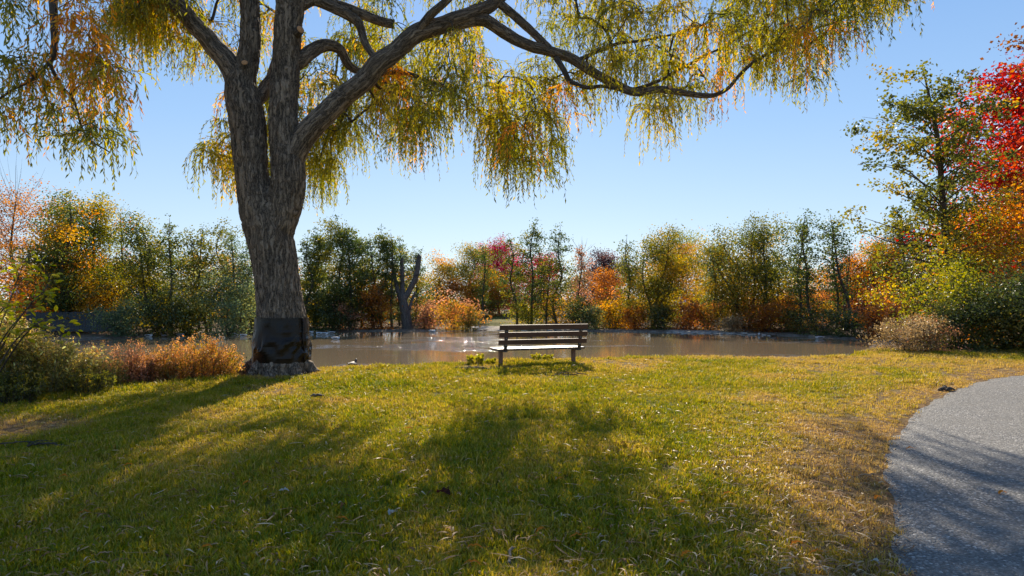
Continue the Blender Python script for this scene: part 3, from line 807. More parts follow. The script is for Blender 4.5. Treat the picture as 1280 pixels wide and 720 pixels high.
# ------------------------------------------------------------------ trees
def grow_tree(name, base, H, R, pal, label, cat='tree', crown_lo=0.3, prof='round', leaf=0.14, n=5000, seed=0, lean=(0, 0), trunks=1,
              tone=(0.0, 1.0), group=None, nclump=None, sig=0.19, r0=None, bark=None, drip=0.0, second=None, twigs=False, squash=0.62, stems_spread=0.35):
    r = RS(seed + 1000)
    root = empty(name, tuple(base), label, cat, group)
    tubes = []; clumps = []
    r0 = r0 or H * 0.013
    def rad_at(t):                      # t from crown bottom 0 to top 1
        if prof == 'round': return math.sin(math.pi * min(1, (0.14 + 0.80 * t))) ** 0.7
        if prof == 'cone': return (1 - t) ** 0.75 * 0.95 + 0.10
        if prof == 'column': return 0.75 + 0.25 * math.sin(3.1 * t) if t < 0.85 else 0.55
        if prof == 'vase': return 0.45 + 0.55 * math.sin(math.pi * (0.15 + 0.6 * t))
        return 1.0
    per = []
    for k in range(trunks):
        a = r.uniform(0, 6.28)
        off = (0 if trunks == 1 else stems_spread * R) * np.array([math.cos(a), math.sin(a)])
        Ht = H * (1 if k == 0 else r.uniform(0.72, 0.97))
        ctrl = [np.array([off[0] * 0.15, off[1] * 0.15, -0.35])]
        for s in (0.25, 0.5, 0.75, 1.0):
            w = R * 0.10 * r.normal(size=2)
            w = w * 1.35
            ctrl.append(np.array([lean[0] * s + off[0] * s * 1.6 + w[0], lean[1] * s + off[1] * s * 1.6 + w[1], Ht * s * 0.97]))
        P = catmull(ctrl, 4)
        rr = r0 * (0.9 if k else 1) * (1 - np.linspace(0, 1, len(P))) ** 0.8 + r0 * 0.10
        tubes.append((P, rr, 7)); per.append((P, rr, Ht))
    nl = nclump or int(22 + H * 2.2)
    for i in range(nl):
        P, rr, Ht = per[i % len(per)]
        u = (i + r.uniform(0, 1)) / nl
        t = u
        h = (crown_lo + (0.97 - crown_lo) * t)
        fi = min(len(P) - 1.001, h * (len(P) - 1)); i0 = int(fi)
        tip_c = P[i0] * (1 - (fi - i0)) + P[i0 + 1] * (fi - i0)
        az = i * 2.399 + r.uniform(-0.5, 0.5)
        ln = R * rad_at(t) * (r.uniform(0.5, 1.0) if r.uniform() < .75 else r.uniform(1.0, 1.32)) * (1 if trunks == 1 else 0.72)
        up = r.uniform(0.15, 0.65) * ln * (0.5 + 0.8 * t)
        hs = max(0.12, h - r.uniform(0.04, 0.12))
        fi = hs * (len(P) - 1); i0 = int(fi)
        st = P[i0] * (1 - (fi - i0)) + P[min(i0 + 1, len(P) - 1)] * (fi - i0)
        d = np.array([math.cos(az), math.sin(az), 0])
        end = tip_c + d * ln + np.array([0, 0, up * 0.5 - H * 0.03])
        end[2] = min(end[2], H * 0.985)
        mid = (st + end) / 2 + np.array([0, 0, up * 0.25]) + r.normal(size=3) * ln * 0.08
        Q = catmull([st, mid, end], 3)
        rb = max(0.008, rr[i0] * 0.30)
        tubes.append((Q, np.linspace(rb, rb * 0.18, len(Q)), 4))
        tv = r.uniform(tone[0], tone[1]) + r.normal() * .15
        for f, s2 in ((1.0, 1.0), (0.72, 1.0), (0.45, 0.8)):
            if f < 0.5 and ln < R * 0.4: continue
            c = Q[min(len(Q) - 1, int(f * (len(Q) - 1)))] + r.normal(size=3) * R * 0.10
            clumps.append((c, R * sig * s2 * r.uniform(0.7, 1.25), tv + r.normal() * 0.12))
            if r.uniform() < 0.75:
                off2 = r.normal(size=3) * R * 0.20; off2[2] *= 0.6
                c2 = c + off2
                tubes.append((np.array([c, (c + c2) / 2 + [0, 0, 0.02 * R], c2]), np.array([rb * 0.3, rb * 0.2, rb * 0.1]), 3 if False else 4))
                clumps.append((c2, R * sig * r.uniform(0.5, 1.0), tv + r.normal() * 0.15))
    for P, rr, Ht in per:
        clumps.append((P[-1] + [0, 0, H * .02], R * sig * 0.6, r.uniform(*tone)))
        clumps.append((P[-2] + r.normal(size=3) * R * .08, R * sig * 0.6, r.uniform(*tone)))
        clumps.append((P[-3], R * sig * 0.9, r.uniform(*tone)))
    cc = np.array([c[0] for c in clumps]); cs = np.array([c[1] for c in clumps]); ct = np.array([c[2] for c in clumps])
    wgt = cs ** 1.7; wgt /= wgt.sum()
    # inner branchlets inside each clump, so that leaves sit on wood
    ncnt = r.multinomial(n, wgt)
    idx = np.repeat(np.arange(len(clumps)), ncnt)
    g = r.normal(size=(n, 3)) * cs[idx][:, None]
    g[:, 2] *= squash
    C = cc[idx] + g
    if drip: C[:, 2] -= np.abs(r.normal(size=n)) * drip
    C[:, 2] = np.maximum(C[:, 2], 0.02)
    D = rand_dirs(r, n, 0.7)
    if drip: D[:, 2] -= 1.2; D /= np.linalg.norm(D, axis=1)[:, None]
    W = perp(r, D)
    Lf = leaf * r.uniform(0.6, 1.25, n)
    # colour drifts through the crown in patches, plus a little from leaf to leaf
    T = ct[idx] + 0.28 * fbm(C[:, 0] / R * 1.6, C[:, 1] / R * 1.6, C[:, 2] / R * 1.6, seed=seed, o=2) + r.normal(size=n) * 0.10
    T = np.clip(T, 0, 1)
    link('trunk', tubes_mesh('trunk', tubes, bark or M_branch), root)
    if second:
        pal2, f2, z0 = second              # part of the crown in a second colour
        sel = (fbm(C[:, 0] / R * 1.2, C[:, 1] / R * 1.2, C[:, 2] / R * 1.2, seed=seed + 7, o=2) + (C[:, 2] / H - z0) * 0.9) > f2
        link('crown', leaf_mesh('crown', C[~sel], D[~sel], W[~sel], Lf[~sel], Lf[~sel] * 0.72, T[~sel], LEAF(pal)), root)
        if sel.sum() > 10:
            link('crown', leaf_mesh('crown', C[sel], D[sel], W[sel], Lf[sel], Lf[sel] * 0.72, T[sel], LEAF(pal2)), root, label={'orange': 'orange foliage', 'maple': 'red and orange foliage', 'gold': 'golden foliage', 'olive': 'olive foliage', 'red': 'red foliage'}.get(pal2, 'paler foliage'))
    else:
        link('crown', leaf_mesh('crown', C, D, W, Lf, Lf * 0.72, T, LEAF(pal)), root)
    if twigs:
        tw = []
        for q in range(int(twigs)):
            P, rr, Ht = per[q % len(per)]
            c = P[int(len(P) * r.uniform(0.45, 0.98)) - 1]
            d = rand_dirs(r, 1)[0] * R * r.uniform(0.4, 1.0); d[2] = abs(d[2]) + R * 0.5
            tw.append((catmull([c, c + d * 0.5 + r.normal(size=3) * 0.05 * R, c + d], 2), np.linspace(0.012, 0.004, 5), 4))
        link('bare_twigs', tubes_mesh('bare_twigs', tw, M_greybark), root)
    return root

def T(name, px, Y, top, wpx, pal, label, base_py=None, dens=1.0, **kw):
    x = (px - HX) / F * Y
    z0 = max(hz(x, Y), WATER_Z - 0.15)
    H = EYE + (HY - top) / F * Y - z0
    R = wpx * 0.5 / F * Y
    kw.setdefault('seed', int(px * 7 + Y * 3 + top))
    lf = kw.setdefault('leaf', 0.132 if Y > 30 else 0.10)
    lo = kw.get('crown_lo', 0.3)
    area = (2 * R) * H * (1 - lo)
    n = int(area / (lf * lf * 0.36) * (1.35 + 1.9 * dens) * dens)
    R *= 1.08
    return grow_tree(name, (x, Y, z0), H, R, pal, label, n=min(n, 60000), **kw)

# far bank, left of the willow
T('birch_tree', 22, 50, 232, 105, 'orange', 'thinly leaved orange tree with bare purple twigs at its top, far left', prof='vase', dens=0.62, twigs=46, tone=(0.2, 1), sig=0.15)
T('maple_tree', 78, 41, 236, 118, 'mixed', 'tall yellow green and orange tree with two dark stems, far left', prof='cone', trunks=2, tone=(0.1, .65), crown_lo=.14, dens=.95, r0=.17, sig=.15)
T('maple_tree', 122, 44, 244, 86, 'yellowgreen', 'yellow green pointed tree just right of the tallest far left tree', prof='cone', tone=(0.1, .75), crown_lo=.14, dens=1.1)
T('bare_tree', 154, 47, 262, 40, 'rust', 'nearly bare slim tree between the yellow green and the dark green trees', dens=0.10, twigs=40, crown_lo=.3, prof='cone')
T('alder_tree', 197, 43, 266, 92, 'alder', 'dark green tree with orange patches left of the willow trunk', trunks=3, second=('orange', 0.50, 0.55), crown_lo=.1, dens=0.95)
T('alder_tree', 262, 44, 272, 84, 'olive', 'loose grey green tree close left of the willow trunk', trunks=2, tone=(0, .6), crown_lo=.15, dens=0.75, sig=.14)
T('alder_tree', 312, 46, 276, 62, 'bluegreen', 'pale blue green tree partly hidden behind the willow trunk', trunks=2, tone=(0, .7), crown_lo=.1, dens=0.8)
T('willow_shrub', 288, 41.5, 342, 92, 'bluegreen', 'blue green rounded shrub overhanging the water left of the willow trunk', cat='shrub', prof='round', crown_lo=.05, trunks=4, tone=(.2, .9))
T('shrub', 150, 39.2, 380, 62, 'bluegreen', 'grey green waterside shrub in front of the dark fence', cat='shrub', crown_lo=.03, trunks=4, tone=(.1, .6))
T('shrub', 205, 41.0, 374, 70, 'dark', 'dark green waterside shrub under the orange patched tree', cat='shrub', crown_lo=.03, trunks=4)
T('shrub', 238, 42.2, 368, 50, 'yellowgreen', 'yellow green waterside shrub behind the resting ducks', cat='shrub', crown_lo=.03, trunks=4, tone=(0, .6))
T('shrub', 112, 41.5, 352, 60, 'gold', 'golden low shrub above the dark fence', cat='shrub', crown_lo=.03, trunks=4)
T('shrub', 40, 42, 345, 70, 'orange', 'orange low tree at the far left above the fence', cat='shrub', crown_lo=.08, trunks=3, tone=(.1, .8))
# between willow and pollard
T('alder_tree', 396, 49, 284, 46, 'alder', 'dark slim alder directly right of the willow trunk', crown_lo=.08, prof='cone', dens=1.05, tone=(0, .6))
T('alder_tree', 424, 48.2, 270, 56, 'alder', 'tallest dark alder right of the willow trunk, with willow sprays above it', crown_lo=.06, prof='column', dens=1.1, tone=(0.1, .7))
T('alder_tree', 452, 49.5, 290, 46, 'alder', 'dark green alder second right of the tallest one, above the orange shrubs', crown_lo=.1, prof='cone', dens=.9, tone=(.1, .8))
T('alder_tree', 478, 49, 285, 42, 'alder', 'dark slim alder left of the cut tree', crown_lo=.1, prof='cone', dens=1.0, tone=(0, .7))
T('alder_tree', 500, 50.5, 296, 34, 'bluegreen', 'slim grey green alder behind the left limb of the cut tree', crown_lo=.12, prof='cone', dens=.8)
T('alder_tree', 519, 52, 308, 34, 'alder', 'short dark alder behind the right limb of the cut tree', crown_lo=.12, prof='cone', dens=.8)
T('shrub', 408, 47.4, 352, 72, 'dark', 'dark green waterside shrub right of the willow trunk', cat='shrub', crown_lo=.03, trunks=4, tone=(.1, .8))
T('shrub', 470, 48.2, 352, 52, 'orange', 'upright orange shrub at the water below the alders', cat='shrub', crown_lo=.03, trunks=5, prof='vase', tone=(.1, .9))
T('shrub', 434, 47.6, 380, 40, 'pink', 'low pinkish shrub left of the upright orange shrub', cat='shrub', crown_lo=.03, trunks=5)
T('shrub', 531, 48.3, 377, 40, 'pink', 'low pinkish orange shrub right of the cut tree', cat='shrub', crown_lo=.03, trunks=5)
T('shrub', 566, 48.0, 374, 58, 'spirea', 'rounded pink topped shrub at the left end of the grass clearing', cat='shrub', crown_lo=.03, trunks=5, second=('pink', .42, .5), tone=(.1, .8))
T('shrub', 585, 48.0, 388, 24, 'dark', 'dark green low shrub touching the grass clearing', cat='shrub', crown_lo=.03, trunks=4, tone=(.2, .9))
# behind the clearing
T('broadleaf_tree', 552, 62, 322, 58, 'olive', 'rounded olive tree rising right of the cut tree', crown_lo=.15, tone=(.2, .9), second=('gold', .55, .5))
T('broadleaf_tree', 590, 64, 306, 56, 'olive', 'olive green tree immediately left of the crimson tree', crown_lo=.15, tone=(0, .6))
T('crimson_tree', 624, 74, 301, 62, 'crimson', 'crimson tree with a broad crown behind the clearing', prof='round', crown_lo=.15, dens=1.3, tone=(.3, 1))
T('crimson_tree', 684, 73, 316, 44, 'crimson', 'smaller crimson tree seen behind the slender alders', prof='round', crown_lo=.15, dens=1.2, tone=(.3, 1))
T('broadleaf_tree', 612, 66, 342, 52, 'gold', 'golden orange small tree in front of the crimson tree', crown_lo=.1, tone=(.2, .9))
T('broadleaf_tree', 566, 60, 350, 46, 'orange', 'rusty orange small tree behind the pink topped shrub', crown_lo=.1, tone=(.1, .7))
T('broadleaf_tree', 590, 64, 355, 34, 'yellowgreen', 'yellowish small tree between the orange ones at the clearing', crown_lo=.1, tone=(.2, .9))
T('broadleaf_tree', 636, 68, 352, 46, 'rust', 'brown thin tree at the back edge of the clearing', crown_lo=.2, dens=.55, twigs=20)
# slender alders right of the clearing
T('slender_alder', 664, 50, 272, 52, 'alder', 'tallest of the slender dark alders behind the bench', crown_lo=.22, prof='cone', dens=.62, sig=.13, tone=(0, .6))
T('slender_alder', 698, 50.5, 279, 50, 'alder', 'slender alder with a pointed open top right of the tallest one', crown_lo=.28, prof='cone', dens=.5, sig=.13, tone=(0, .6))
T('slender_alder', 646, 50.2, 290, 34, 'alder', 'thin leaning alder left of the tallest slender alder', crown_lo=.2, prof='column', dens=.6, sig=.14, tone=(.1, .8), lean=(-.5, 0))
T('slender_alder', 683, 49.6, 318, 40, 'olive', 'shorter olive alder between the two slender ones', crown_lo=.15, prof='column', dens=.6, tone=(0, .6))
T('slender_tree', 724, 53, 303, 36, 'pink', 'slim reddish brown sparse tree right of the slender alders', crown_lo=.2, prof='cone', dens=.5, twigs=30, sig=.15, tone=(.1, .7))
T('shrub', 660, 49.8, 378, 50, 'yellowgreen', 'yellow green undergrowth behind the left half of the bench', cat='shrub', crown_lo=.03, trunks=5, tone=(.0, .7))
T('shrub', 718, 49.0, 372, 52, 'dark', 'dark green undergrowth behind the right end of the bench', cat='shrub', crown_lo=.03, trunks=5, tone=(.2, 1))
T('shrub', 744, 48.2, 382, 36, 'bluegreen', 'pale green waterside shrub right above the bench end', cat='shrub', crown_lo=.03, trunks=5, tone=(.4, 1))
T('shrub', 768, 48.4, 376, 44, 'gold', 'golden yellow waterside shrub right of the bench', cat='shrub', crown_lo=.03, trunks=5)
T('shrub', 792, 47.6, 384, 40, 'orange', 'orange waterside shrub left of the big olive tree', cat='shrub', crown_lo=.03, trunks=5, tone=(.2, .9))
T('broadleaf_tree', 758, 66, 316, 58, 'purple', 'dark purple rounded tree behind the orange brown one', crown_lo=.2, dens=1.3)
T('broadleaf_tree', 756, 57, 338, 52, 'rust', 'rounded orange brown tree in front of the purple tree', crown_lo=.1, tone=(.2, 1), second=('gold', .62, .5), squash=.8)
T('willow_tree', 848, 66, 288, 84, 'gold', 'far willow with a golden orange top behind the big olive tree', crown_lo=.1, drip=.9, dens=1.1, tone=(.1, 1), second=('bluegreen', -.05, .9))
T('olive_tree', 816, 49, 284, 84, 'olive', 'large olive green tree over the water in the middle right', crown_lo=.12, trunks=3, dens=1.1, tone=(.2, .8), stems_spread=.25)
T('shrub', 822, 47.0, 380, 46, 'dark', 'dark green shrub at the foot of the large olive tree', cat='shrub', crown_lo=.03, trunks=5, tone=(.2, .9))
T('shrub', 862, 46.6, 372, 46, 'rust', 'rusty shrub below the white roofed pavilion', cat='shrub', crown_lo=.03, trunks=5, tone=(.3, 1))
T('shrub', 884, 46.0, 378, 44, 'spirea', 'orange green shrub left of the dry reeds', cat='shrub', crown_lo=.03, trunks=5)
T('olive_tree', 935, 47, 276, 108, 'olive', 'widest olive tree leaning over the water right of centre', crown_lo=.12, trunks=4, dens=1.15, tone=(.1, .75), stems_spread=.3)
T('olive_tree', 897, 52, 300, 52, 'olive', 'pale green tree tucked behind the left side of the widest olive tree', crown_lo=.12, tone=(.0, .5), dens=.9)
T('olive_tree', 975, 52, 312, 52, 'alder', 'dark green tree behind the right side of the widest olive tree', crown_lo=.12, dens=.9, tone=(.1, .9))
T('reed_clump', 915, 44.2, 394, 34, 'straw', 'pale dry reeds at the water under the widest olive tree', cat='reeds', crown_lo=.0, trunks=6, dens=1.0, tone=(.4, 1))
T('shrub', 955, 43.6, 376, 58, 'orange', 'orange waterside shrub under the widest olive tree', cat='shrub', crown_lo=.03, trunks=5, tone=(.0, .7))
T('shrub', 990, 43.0, 386, 44, 'dark', 'dark waterside shrub left of the leaning alders', cat='shrub', crown_lo=.03, trunks=5)
T('shrub', 1003, 45.0, 368, 60, 'spirea', 'yellow orange shrub behind the dark one near the leaning alders', cat='shrub', crown_lo=.03, trunks=5)
T('leaning_alder', 1022, 42, 262, 52, 'alder', 'slender alder leaning left, first of the pair right of the olive trees', crown_lo=.25, prof='column', dens=.55, sig=.15, lean=(-1.0, 0), tone=(0, .6))
T('leaning_alder', 1070, 40.5, 262, 48, 'alder', 'slender alder leaning strongly left above the right end of the pond', crown_lo=.35, prof='column', dens=.5, sig=.15, lean=(-1.6, 0), tone=(0, .6))
T('bare_tree', 1058, 42, 300, 24, 'rust', 'bare upright stems between the leaning alders and the orange trees', dens=.06, twigs=26, trunks=3, crown_lo=.3)
T('shrub', 1028, 40.5, 386, 60, 'dark', 'low dark green shrub at the foot of the leaning alders', cat='shrub', crown_lo=.02, trunks=5, tone=(.1, .8))
T('shrub', 1066, 38.2, 388, 52, 'dark', 'darkest shrub at the right end of the far waterline', cat='shrub', crown_lo=.02, trunks=5, tone=(.0, .5))
T('shrub', 1095, 36.5, 372, 44, 'rust', 'rust brown shrub at the right end of the pond', cat='shrub', crown_lo=.02, trunks=5, tone=(.2, 1))
T('broadleaf_tree', 1062, 52, 318, 60, 'orange', 'orange tree behind the leaning alders', crown_lo=.1, dens=1.0, tone=(.3, 1))
T('broadleaf_tree', 1098, 50, 300, 66, 'mixed', 'orange and green tree right of the leaning alders', crown_lo=.1, dens=1.0, tone=(.4, 1))
T('broadleaf_tree', 1128, 50, 262, 60, 'dark', 'dark green tree behind the tall tree on the right', crown_lo=.1, dens=1.0, tone=(.3, 1))
for (px, Y, top, w, pal, lab) in [
    (214, 42.5, 268, 30, 'alder', 'slim open alder rising right of the orange patched tree'), (250, 44.5, 279, 30, 'alder', 'slim alder in the middle of the grey green trees left of the willow'),
    (291, 43, 284, 28, 'bluegreen', 'slim pale alder just left of the willow trunk'), (386, 47.5, 288, 26, 'alder', 'narrow alder touching the right outline of the willow trunk'),
    (438, 47.6, 279, 28, 'alder', 'narrow pointed alder right beside the tallest dark alder'), (466, 48.4, 292, 26, 'bluegreen', 'narrow grey green alder above the upright orange shrub'),
    (490, 48.6, 287, 26, 'alder', 'narrow alder rising just left of the cut tree'), (605, 58, 302, 24, 'alder', 'thin dark alder in front of the left side of the crimson tree'),
    (785, 50, 292, 28, 'alder', 'thin dark alder at the left edge of the large olive tree'), (893, 48, 296, 28, 'bluegreen', 'thin pale alder left of the widest olive tree'),
    (955, 45.5, 274, 30, 'alder', 'thin dark alder topping the widest olive tree'), (1000, 44, 272, 26, 'alder', 'thin upright alder left of the first leaning alder'),
    (1044, 41.5, 272, 26, 'alder', 'thin alder crossing between the two leaning alders')]:
    T('slender_alder', px, Y, top, w, pal, lab, crown_lo=.25, prof='column', dens=.55, sig=.17, tone=(0, .7))
# back row that closes the horizon
back = [(-60, 60, 290, 90, 'mixed', 'mixed green and orange tree outside the left group'), (60, 62, 300, 80, 'gold', 'golden tree behind the far left stems'), (135, 60, 320, 70, 'rust', 'rust brown tree behind the slim bare tree'),
        (180, 62, 318, 70, 'olive', 'olive tree behind the orange patched tree'), (235, 61, 316, 60, 'olive', 'olive tree behind the loose grey green tree'), (290, 62, 322, 60, 'gold', 'golden tree behind the blue green tree'),
        (345, 62, 318, 60, 'rust', 'rust tree hidden behind the willow trunk'), (400, 64, 328, 60, 'olive', 'olive tree behind the dark slim alder'), (450, 64, 334, 60, 'gold', 'golden tree behind the dark alders'),
        (500, 64, 338, 60, 'orange', 'orange tree seen between the limbs of the cut tree'), (660, 72, 338, 70, 'orange', 'orange tree far behind the slender alders'), (720, 70, 342, 60, 'olive', 'olive tree far behind the slim reddish tree'),
        (790, 70, 334, 60, 'olive', 'olive tree between the purple tree and the far willow'), (885, 70, 332, 60, 'mixed', 'mixed tree between the far willow and the widest olive tree'), (940, 68, 330, 70, 'gold', 'golden tree behind the widest olive tree'),
        (1010, 66, 334, 66, 'mixed', 'mixed tree behind the first leaning alder'), (1150, 62, 300, 80, 'orange', 'orange tree behind the tall tree on the right'), (1225, 60, 290, 90, 'mixed', 'green and orange tree behind the scarlet maple'), (1310, 58, 280, 90, 'orange', 'orange tree beyond the right edge')]
for (px, Y, top, w, pal, lab) in back:
    T('broadleaf_tree', px, Y, top, w, pal, lab, crown_lo=.05, dens=.8, tone=(.1, .9), leaf=0.19)
under = [(20, 45, 370, 90, 'dark'), (90, 46, 372, 80, 'spirea'), (165, 46, 372, 80, 'dark'), (330, 47, 372, 90, 'dark'), (385, 50, 370, 80, 'olive'), (520, 54, 372, 70, 'spirea'), (700, 54, 374, 70, 'gold'),
         (780, 54, 370, 80, 'spirea'), (850, 54, 368, 80, 'olive'), (920, 53, 366, 80, 'rust'), (985, 52, 364, 80, 'orange'), (1050, 50, 364, 70, 'rust'), (1120, 46, 366, 80, 'spirea')]
ulab = ['dark undergrowth at the far left edge below the orange tree', 'orange green undergrowth below the two stemmed tree', 'dark undergrowth below the slim bare tree', 'dark undergrowth seen left and right of the wrapped trunk', 'olive undergrowth behind the first dark alder',
        'yellowish undergrowth behind the cut tree', 'golden undergrowth between the slender alders', 'orange green undergrowth behind the golden shrub', 'olive undergrowth around the pavilion', 'rust undergrowth behind the dry reeds', 'orange undergrowth behind the dark waterside shrub', 'rust undergrowth behind the leaning alders', 'orange green undergrowth behind the right end of the pond']
for (px, Y, top, w, pal), lab in zip(under, ulab):
    T('undergrowth_shrub', px, Y, top, w, pal, lab, cat='shrub', crown_lo=.02, dens=.8, trunks=5, leaf=.17)

# right side: tall tree, scarlet maple, shrubs
T('tall_alder', 1192, 21, 74, 150, 'olive', 'tall dark barked tree with olive leaves rising over the right bank', crown_lo=.20, prof='column', dens=.85, sig=.095, lean=(-0.9, 0), tone=(.0, .55), leaf=.115, r0=.15, nclump=60, squash=.6)
T('scarlet_maple', 1304, 27, 50, 230, 'maple', 'scarlet and orange maple at the right edge', crown_lo=.15, prof='round', dens=1.35, tone=(.0, .5), leaf=.16, sig=.12, second=('orange', .12, .70), nclump=90, r0=.2, squash=.55)
T('orange_tree', 1290, 19, 232, 170, 'mixed', 'rusty orange and green tree in front of the scarlet maple', crown_lo=.1, dens=.65, tone=(.35, .95), leaf=.09)
T('orange_tree', 1225, 26, 250, 110, 'mixed', 'orange leaved tree behind the tall dark trunk', crown_lo=.1, dens=.9, tone=(.5, 1), leaf=.11)
T('green_shrub', 1182, 17.5, 328, 130, 'yellowgreen', 'big yellow green leafy shrub at the foot of the tall tree', cat='shrub', crown_lo=.12, trunks=5, dens=1.0, tone=(.0, .5), leaf=.075, sig=.18)
T('green_shrub', 1262, 16.6, 352, 120, 'dark', 'dark green shrub at the right edge of the lawn', cat='shrub', crown_lo=.04, trunks=5, dens=1.15, tone=(.2, 1), leaf=.07)
T('green_shrub', 1205, 16.2, 378, 90, 'dark', 'low dark green shrub right of the dry pinkish bush', cat='shrub', crown_lo=.02, trunks=6, dens=1.3, tone=(.1, .9), leaf=.055)
T('dry_bush', 1132, 15.6, 400, 78, 'straw', 'dry pinkish beige bush at the right end of the water', cat='shrub', crown_lo=.02, trunks=7, dens=1.1, tone=(.0, .7), leaf=.045)
T('dry_bush', 1165, 15.7, 395, 60, 'pink', 'dry reddish bush against the dark green shrub', cat='shrub', crown_lo=.02, trunks=7, dens=.9, tone=(.0, .6), leaf=.045)
T('green_shrub', 1320, 15.5, 330, 130, 'dark', 'dark green shrub just past the right edge', cat='shrub', crown_lo=.03, trunks=5, dens=1.0, leaf=.07)

# pollarded tree
px0, Yp = 508, 48.6
pb = at(px0, 408, Yp); pz = hz(pb[0], Yp)
pol = empty('cut_tree', (pb[0], Yp, pz), 'pollarded grey tree with sawn bare limbs at the water edge', 'tree')
def rel(px, py, dy=0.0):
    p = at(px, py, Yp + dy); return p - np.array([pb[0], Yp, pz])
link('trunk', tubes_mesh('trunk', [(catmull([rel(510, 415), rel(507, 395), rel(504, 378), rel(503, 368)], 4), np.linspace(.42, .26, 13), 10)], M_greybark), pol)
for pts, ra, rb in (([(505, 375), (512, 362), (520, 345), (524, 320)], .21, .17), ([(503, 372), (503, 352), (502, 325)], .19, .12), ([(501, 376), (496, 358), (490, 330)], .17, .11), ([(510, 395), (514, 378), (519, 365)], .12, .08)):
    P = catmull([rel(a, b, .1 * i) for i, (a, b) in enumerate(pts)], 5)
    link('limb', tubes_mesh('limb', [(P, np.linspace(ra, rb, len(P)), 9)], M_greybark), pol)

rs_ = RS(5)
for (a, b, w_) in ((524, 320, .17), (502, 325, .12), (490, 330, .11)):
    sp_ = []
    for q in range(6):
        p0 = rel(a, b) + np.array([rs_.uniform(-.6, .6) * w_, rs_.uniform(-.6, .6) * w_, -.12])
        sp_.append((np.array([p0, p0 + [0, 0, .16], p0 + [rs_.normal() * .03, 0, rs_.uniform(.2, .42)]]), [.05, .035, .006], 5))
    link('broken_tip', tubes_mesh('broken_tip', sp_, M_greybark), pol)
tw_ = []
for q in range(14):
    p0 = rel(*[(512, 362), (502, 345), (496, 358), (520, 345)][q % 4]); d_ = rand_dirs(rs_, 1)[0]; d_[2] = abs(d_[2]); ln_ = rs_.uniform(.4, 1.1)
    tw_.append((catmull([p0, p0 + d_ * ln_ * .5 + rs_.normal(size=3) * .05, p0 + d_ * ln_], 2), np.linspace(.022, .006, 5), 4))
link('shoots', tubes_mesh('shoots', tw_, M_branch), pol)
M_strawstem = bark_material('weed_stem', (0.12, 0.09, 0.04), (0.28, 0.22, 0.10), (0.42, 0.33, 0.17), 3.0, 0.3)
# near bank shrubs (left of the willow)
def shrub(name, px, py, hpx, wpx, pal, label, tip=None, seed=0, dens=1.0, leaf=0.035, stems=60, cat='shrub', tone=(0.1, .9), dy=0.0, up=0.5):
    """clump of many thin stems, leaves along them, optional flower heads at the tips"""
    r = RS(seed + 500)
    x, y = ground_hit(px, py); y += dy; x = (px - HX) / F * y
    H = hpx / F * y * (1.22 if cat == 'shrub' else 1.1); R = wpx * 0.55 / F * y
    root = empty(name, (x, y, hz(x, y)), label, cat)
    tubes, C, D, Tn, C2 = [], [], [], [], []
    for i in range(stems):
        a = r.uniform(0, 6.28); rr_ = R * math.sqrt(r.uniform(0, 1))
        b = np.array([rr_ * 0.62 * math.cos(a), rr_ * 0.45 * math.sin(a), -0.05])
        b[2] = hz(x + b[0], y + b[1]) - hz(x, y) - 0.03
        e = np.array([rr_ * math.cos(a), rr_ * 0.8 * math.sin(a), H * r.uniform(0.6, 1.08) * (1 - 0.35 * (rr_ / R) ** 2)])
        P = catmull([b, (b + e) / 2 + [0, 0, H * 0.08] + r.normal(size=3) * 0.03, e], 4)
        tubes.append((P, np.linspace(0.006, 0.002, len(P)), 4))
        nl = int(34 * dens)
        t = r.uniform(0.12, 1, nl) ** 0.8 * (len(P) - 1.001)
        i0 = t.astype(int); f = (t - i0)[:, None]
        q = P[i0] * (1 - f) + P[i0 + 1] * f + r.normal(size=(nl, 3)) * H * 0.045
        C.append(q); Tn.append(np.full(nl, r.uniform(*tone)) + r.normal(size=nl) * .14)
        if tip:
            C2.append(e + r.normal(size=(14, 3)) * np.array([.028, .028, .035]))
    C = np.vstack(C); n = len(C)
    D = rand_dirs(r, n); D[:, 2] += up; D /= np.linalg.norm(D, axis=1)[:, None]
    Lf = leaf * r.uniform(.6, 1.4, n)
    link('stems', tubes_mesh('stems', tubes, M_strawstem if pal == 'weed' else M_branch), root)
    link('foliage', leaf_mesh('foliage', C, D, perp(r, D), Lf, Lf * .38, np.clip(np.concatenate(Tn), 0, 1), LEAF(pal)), root)
    if tip:
        C2 = np.vstack(C2); n = len(C2); D = rand_dirs(r, n); Lf = .024 * r.uniform(.6, 1.3, n)
        link('flower_heads', leaf_mesh('flower_heads', C2, D, perp(r, D), Lf, Lf * .7, r.uniform(0, 1, n), LEAF(tip)), root)
    return root
shrub('spirea_bush', 250, 474, 60, 96, 'spirea', 'rounded orange bush with pink tops nearest the willow trunk', 'flower', 1, 1.5, .042, 170, dy=.35)
shrub('spirea_bush', 200, 478, 54, 62, 'spirea', 'orange green bush left of the pink topped one nearest the trunk', 'flower', 2, 1.4, .042, 110, dy=.35)
shrub('spirea_bush', 165, 482, 62, 60, 'pink', 'pinkish tan bush in the middle of the bank shrubs', 'flower', 3, 1.3, .042, 110, dy=.4)
shrub('weed_bush', 125, 486, 60, 62, 'weed', 'olive weedy bush with a few orange tops left of the pinkish bush', 'flower', 4, 1.3, .045, 110, dy=.4)
shrub('weed_bush', 85, 491, 68, 74, 'weed', 'grey green weedy bush below the yellow green sapling', 'straw', 5, 1.6, .048, 140, dy=.4)
shrub('weed_bush', 40, 498, 78, 84, 'weed', 'tall grey green weeds with pale stalks near the left edge', 'straw', 6, 1.8, .050, 170, dy=.35)
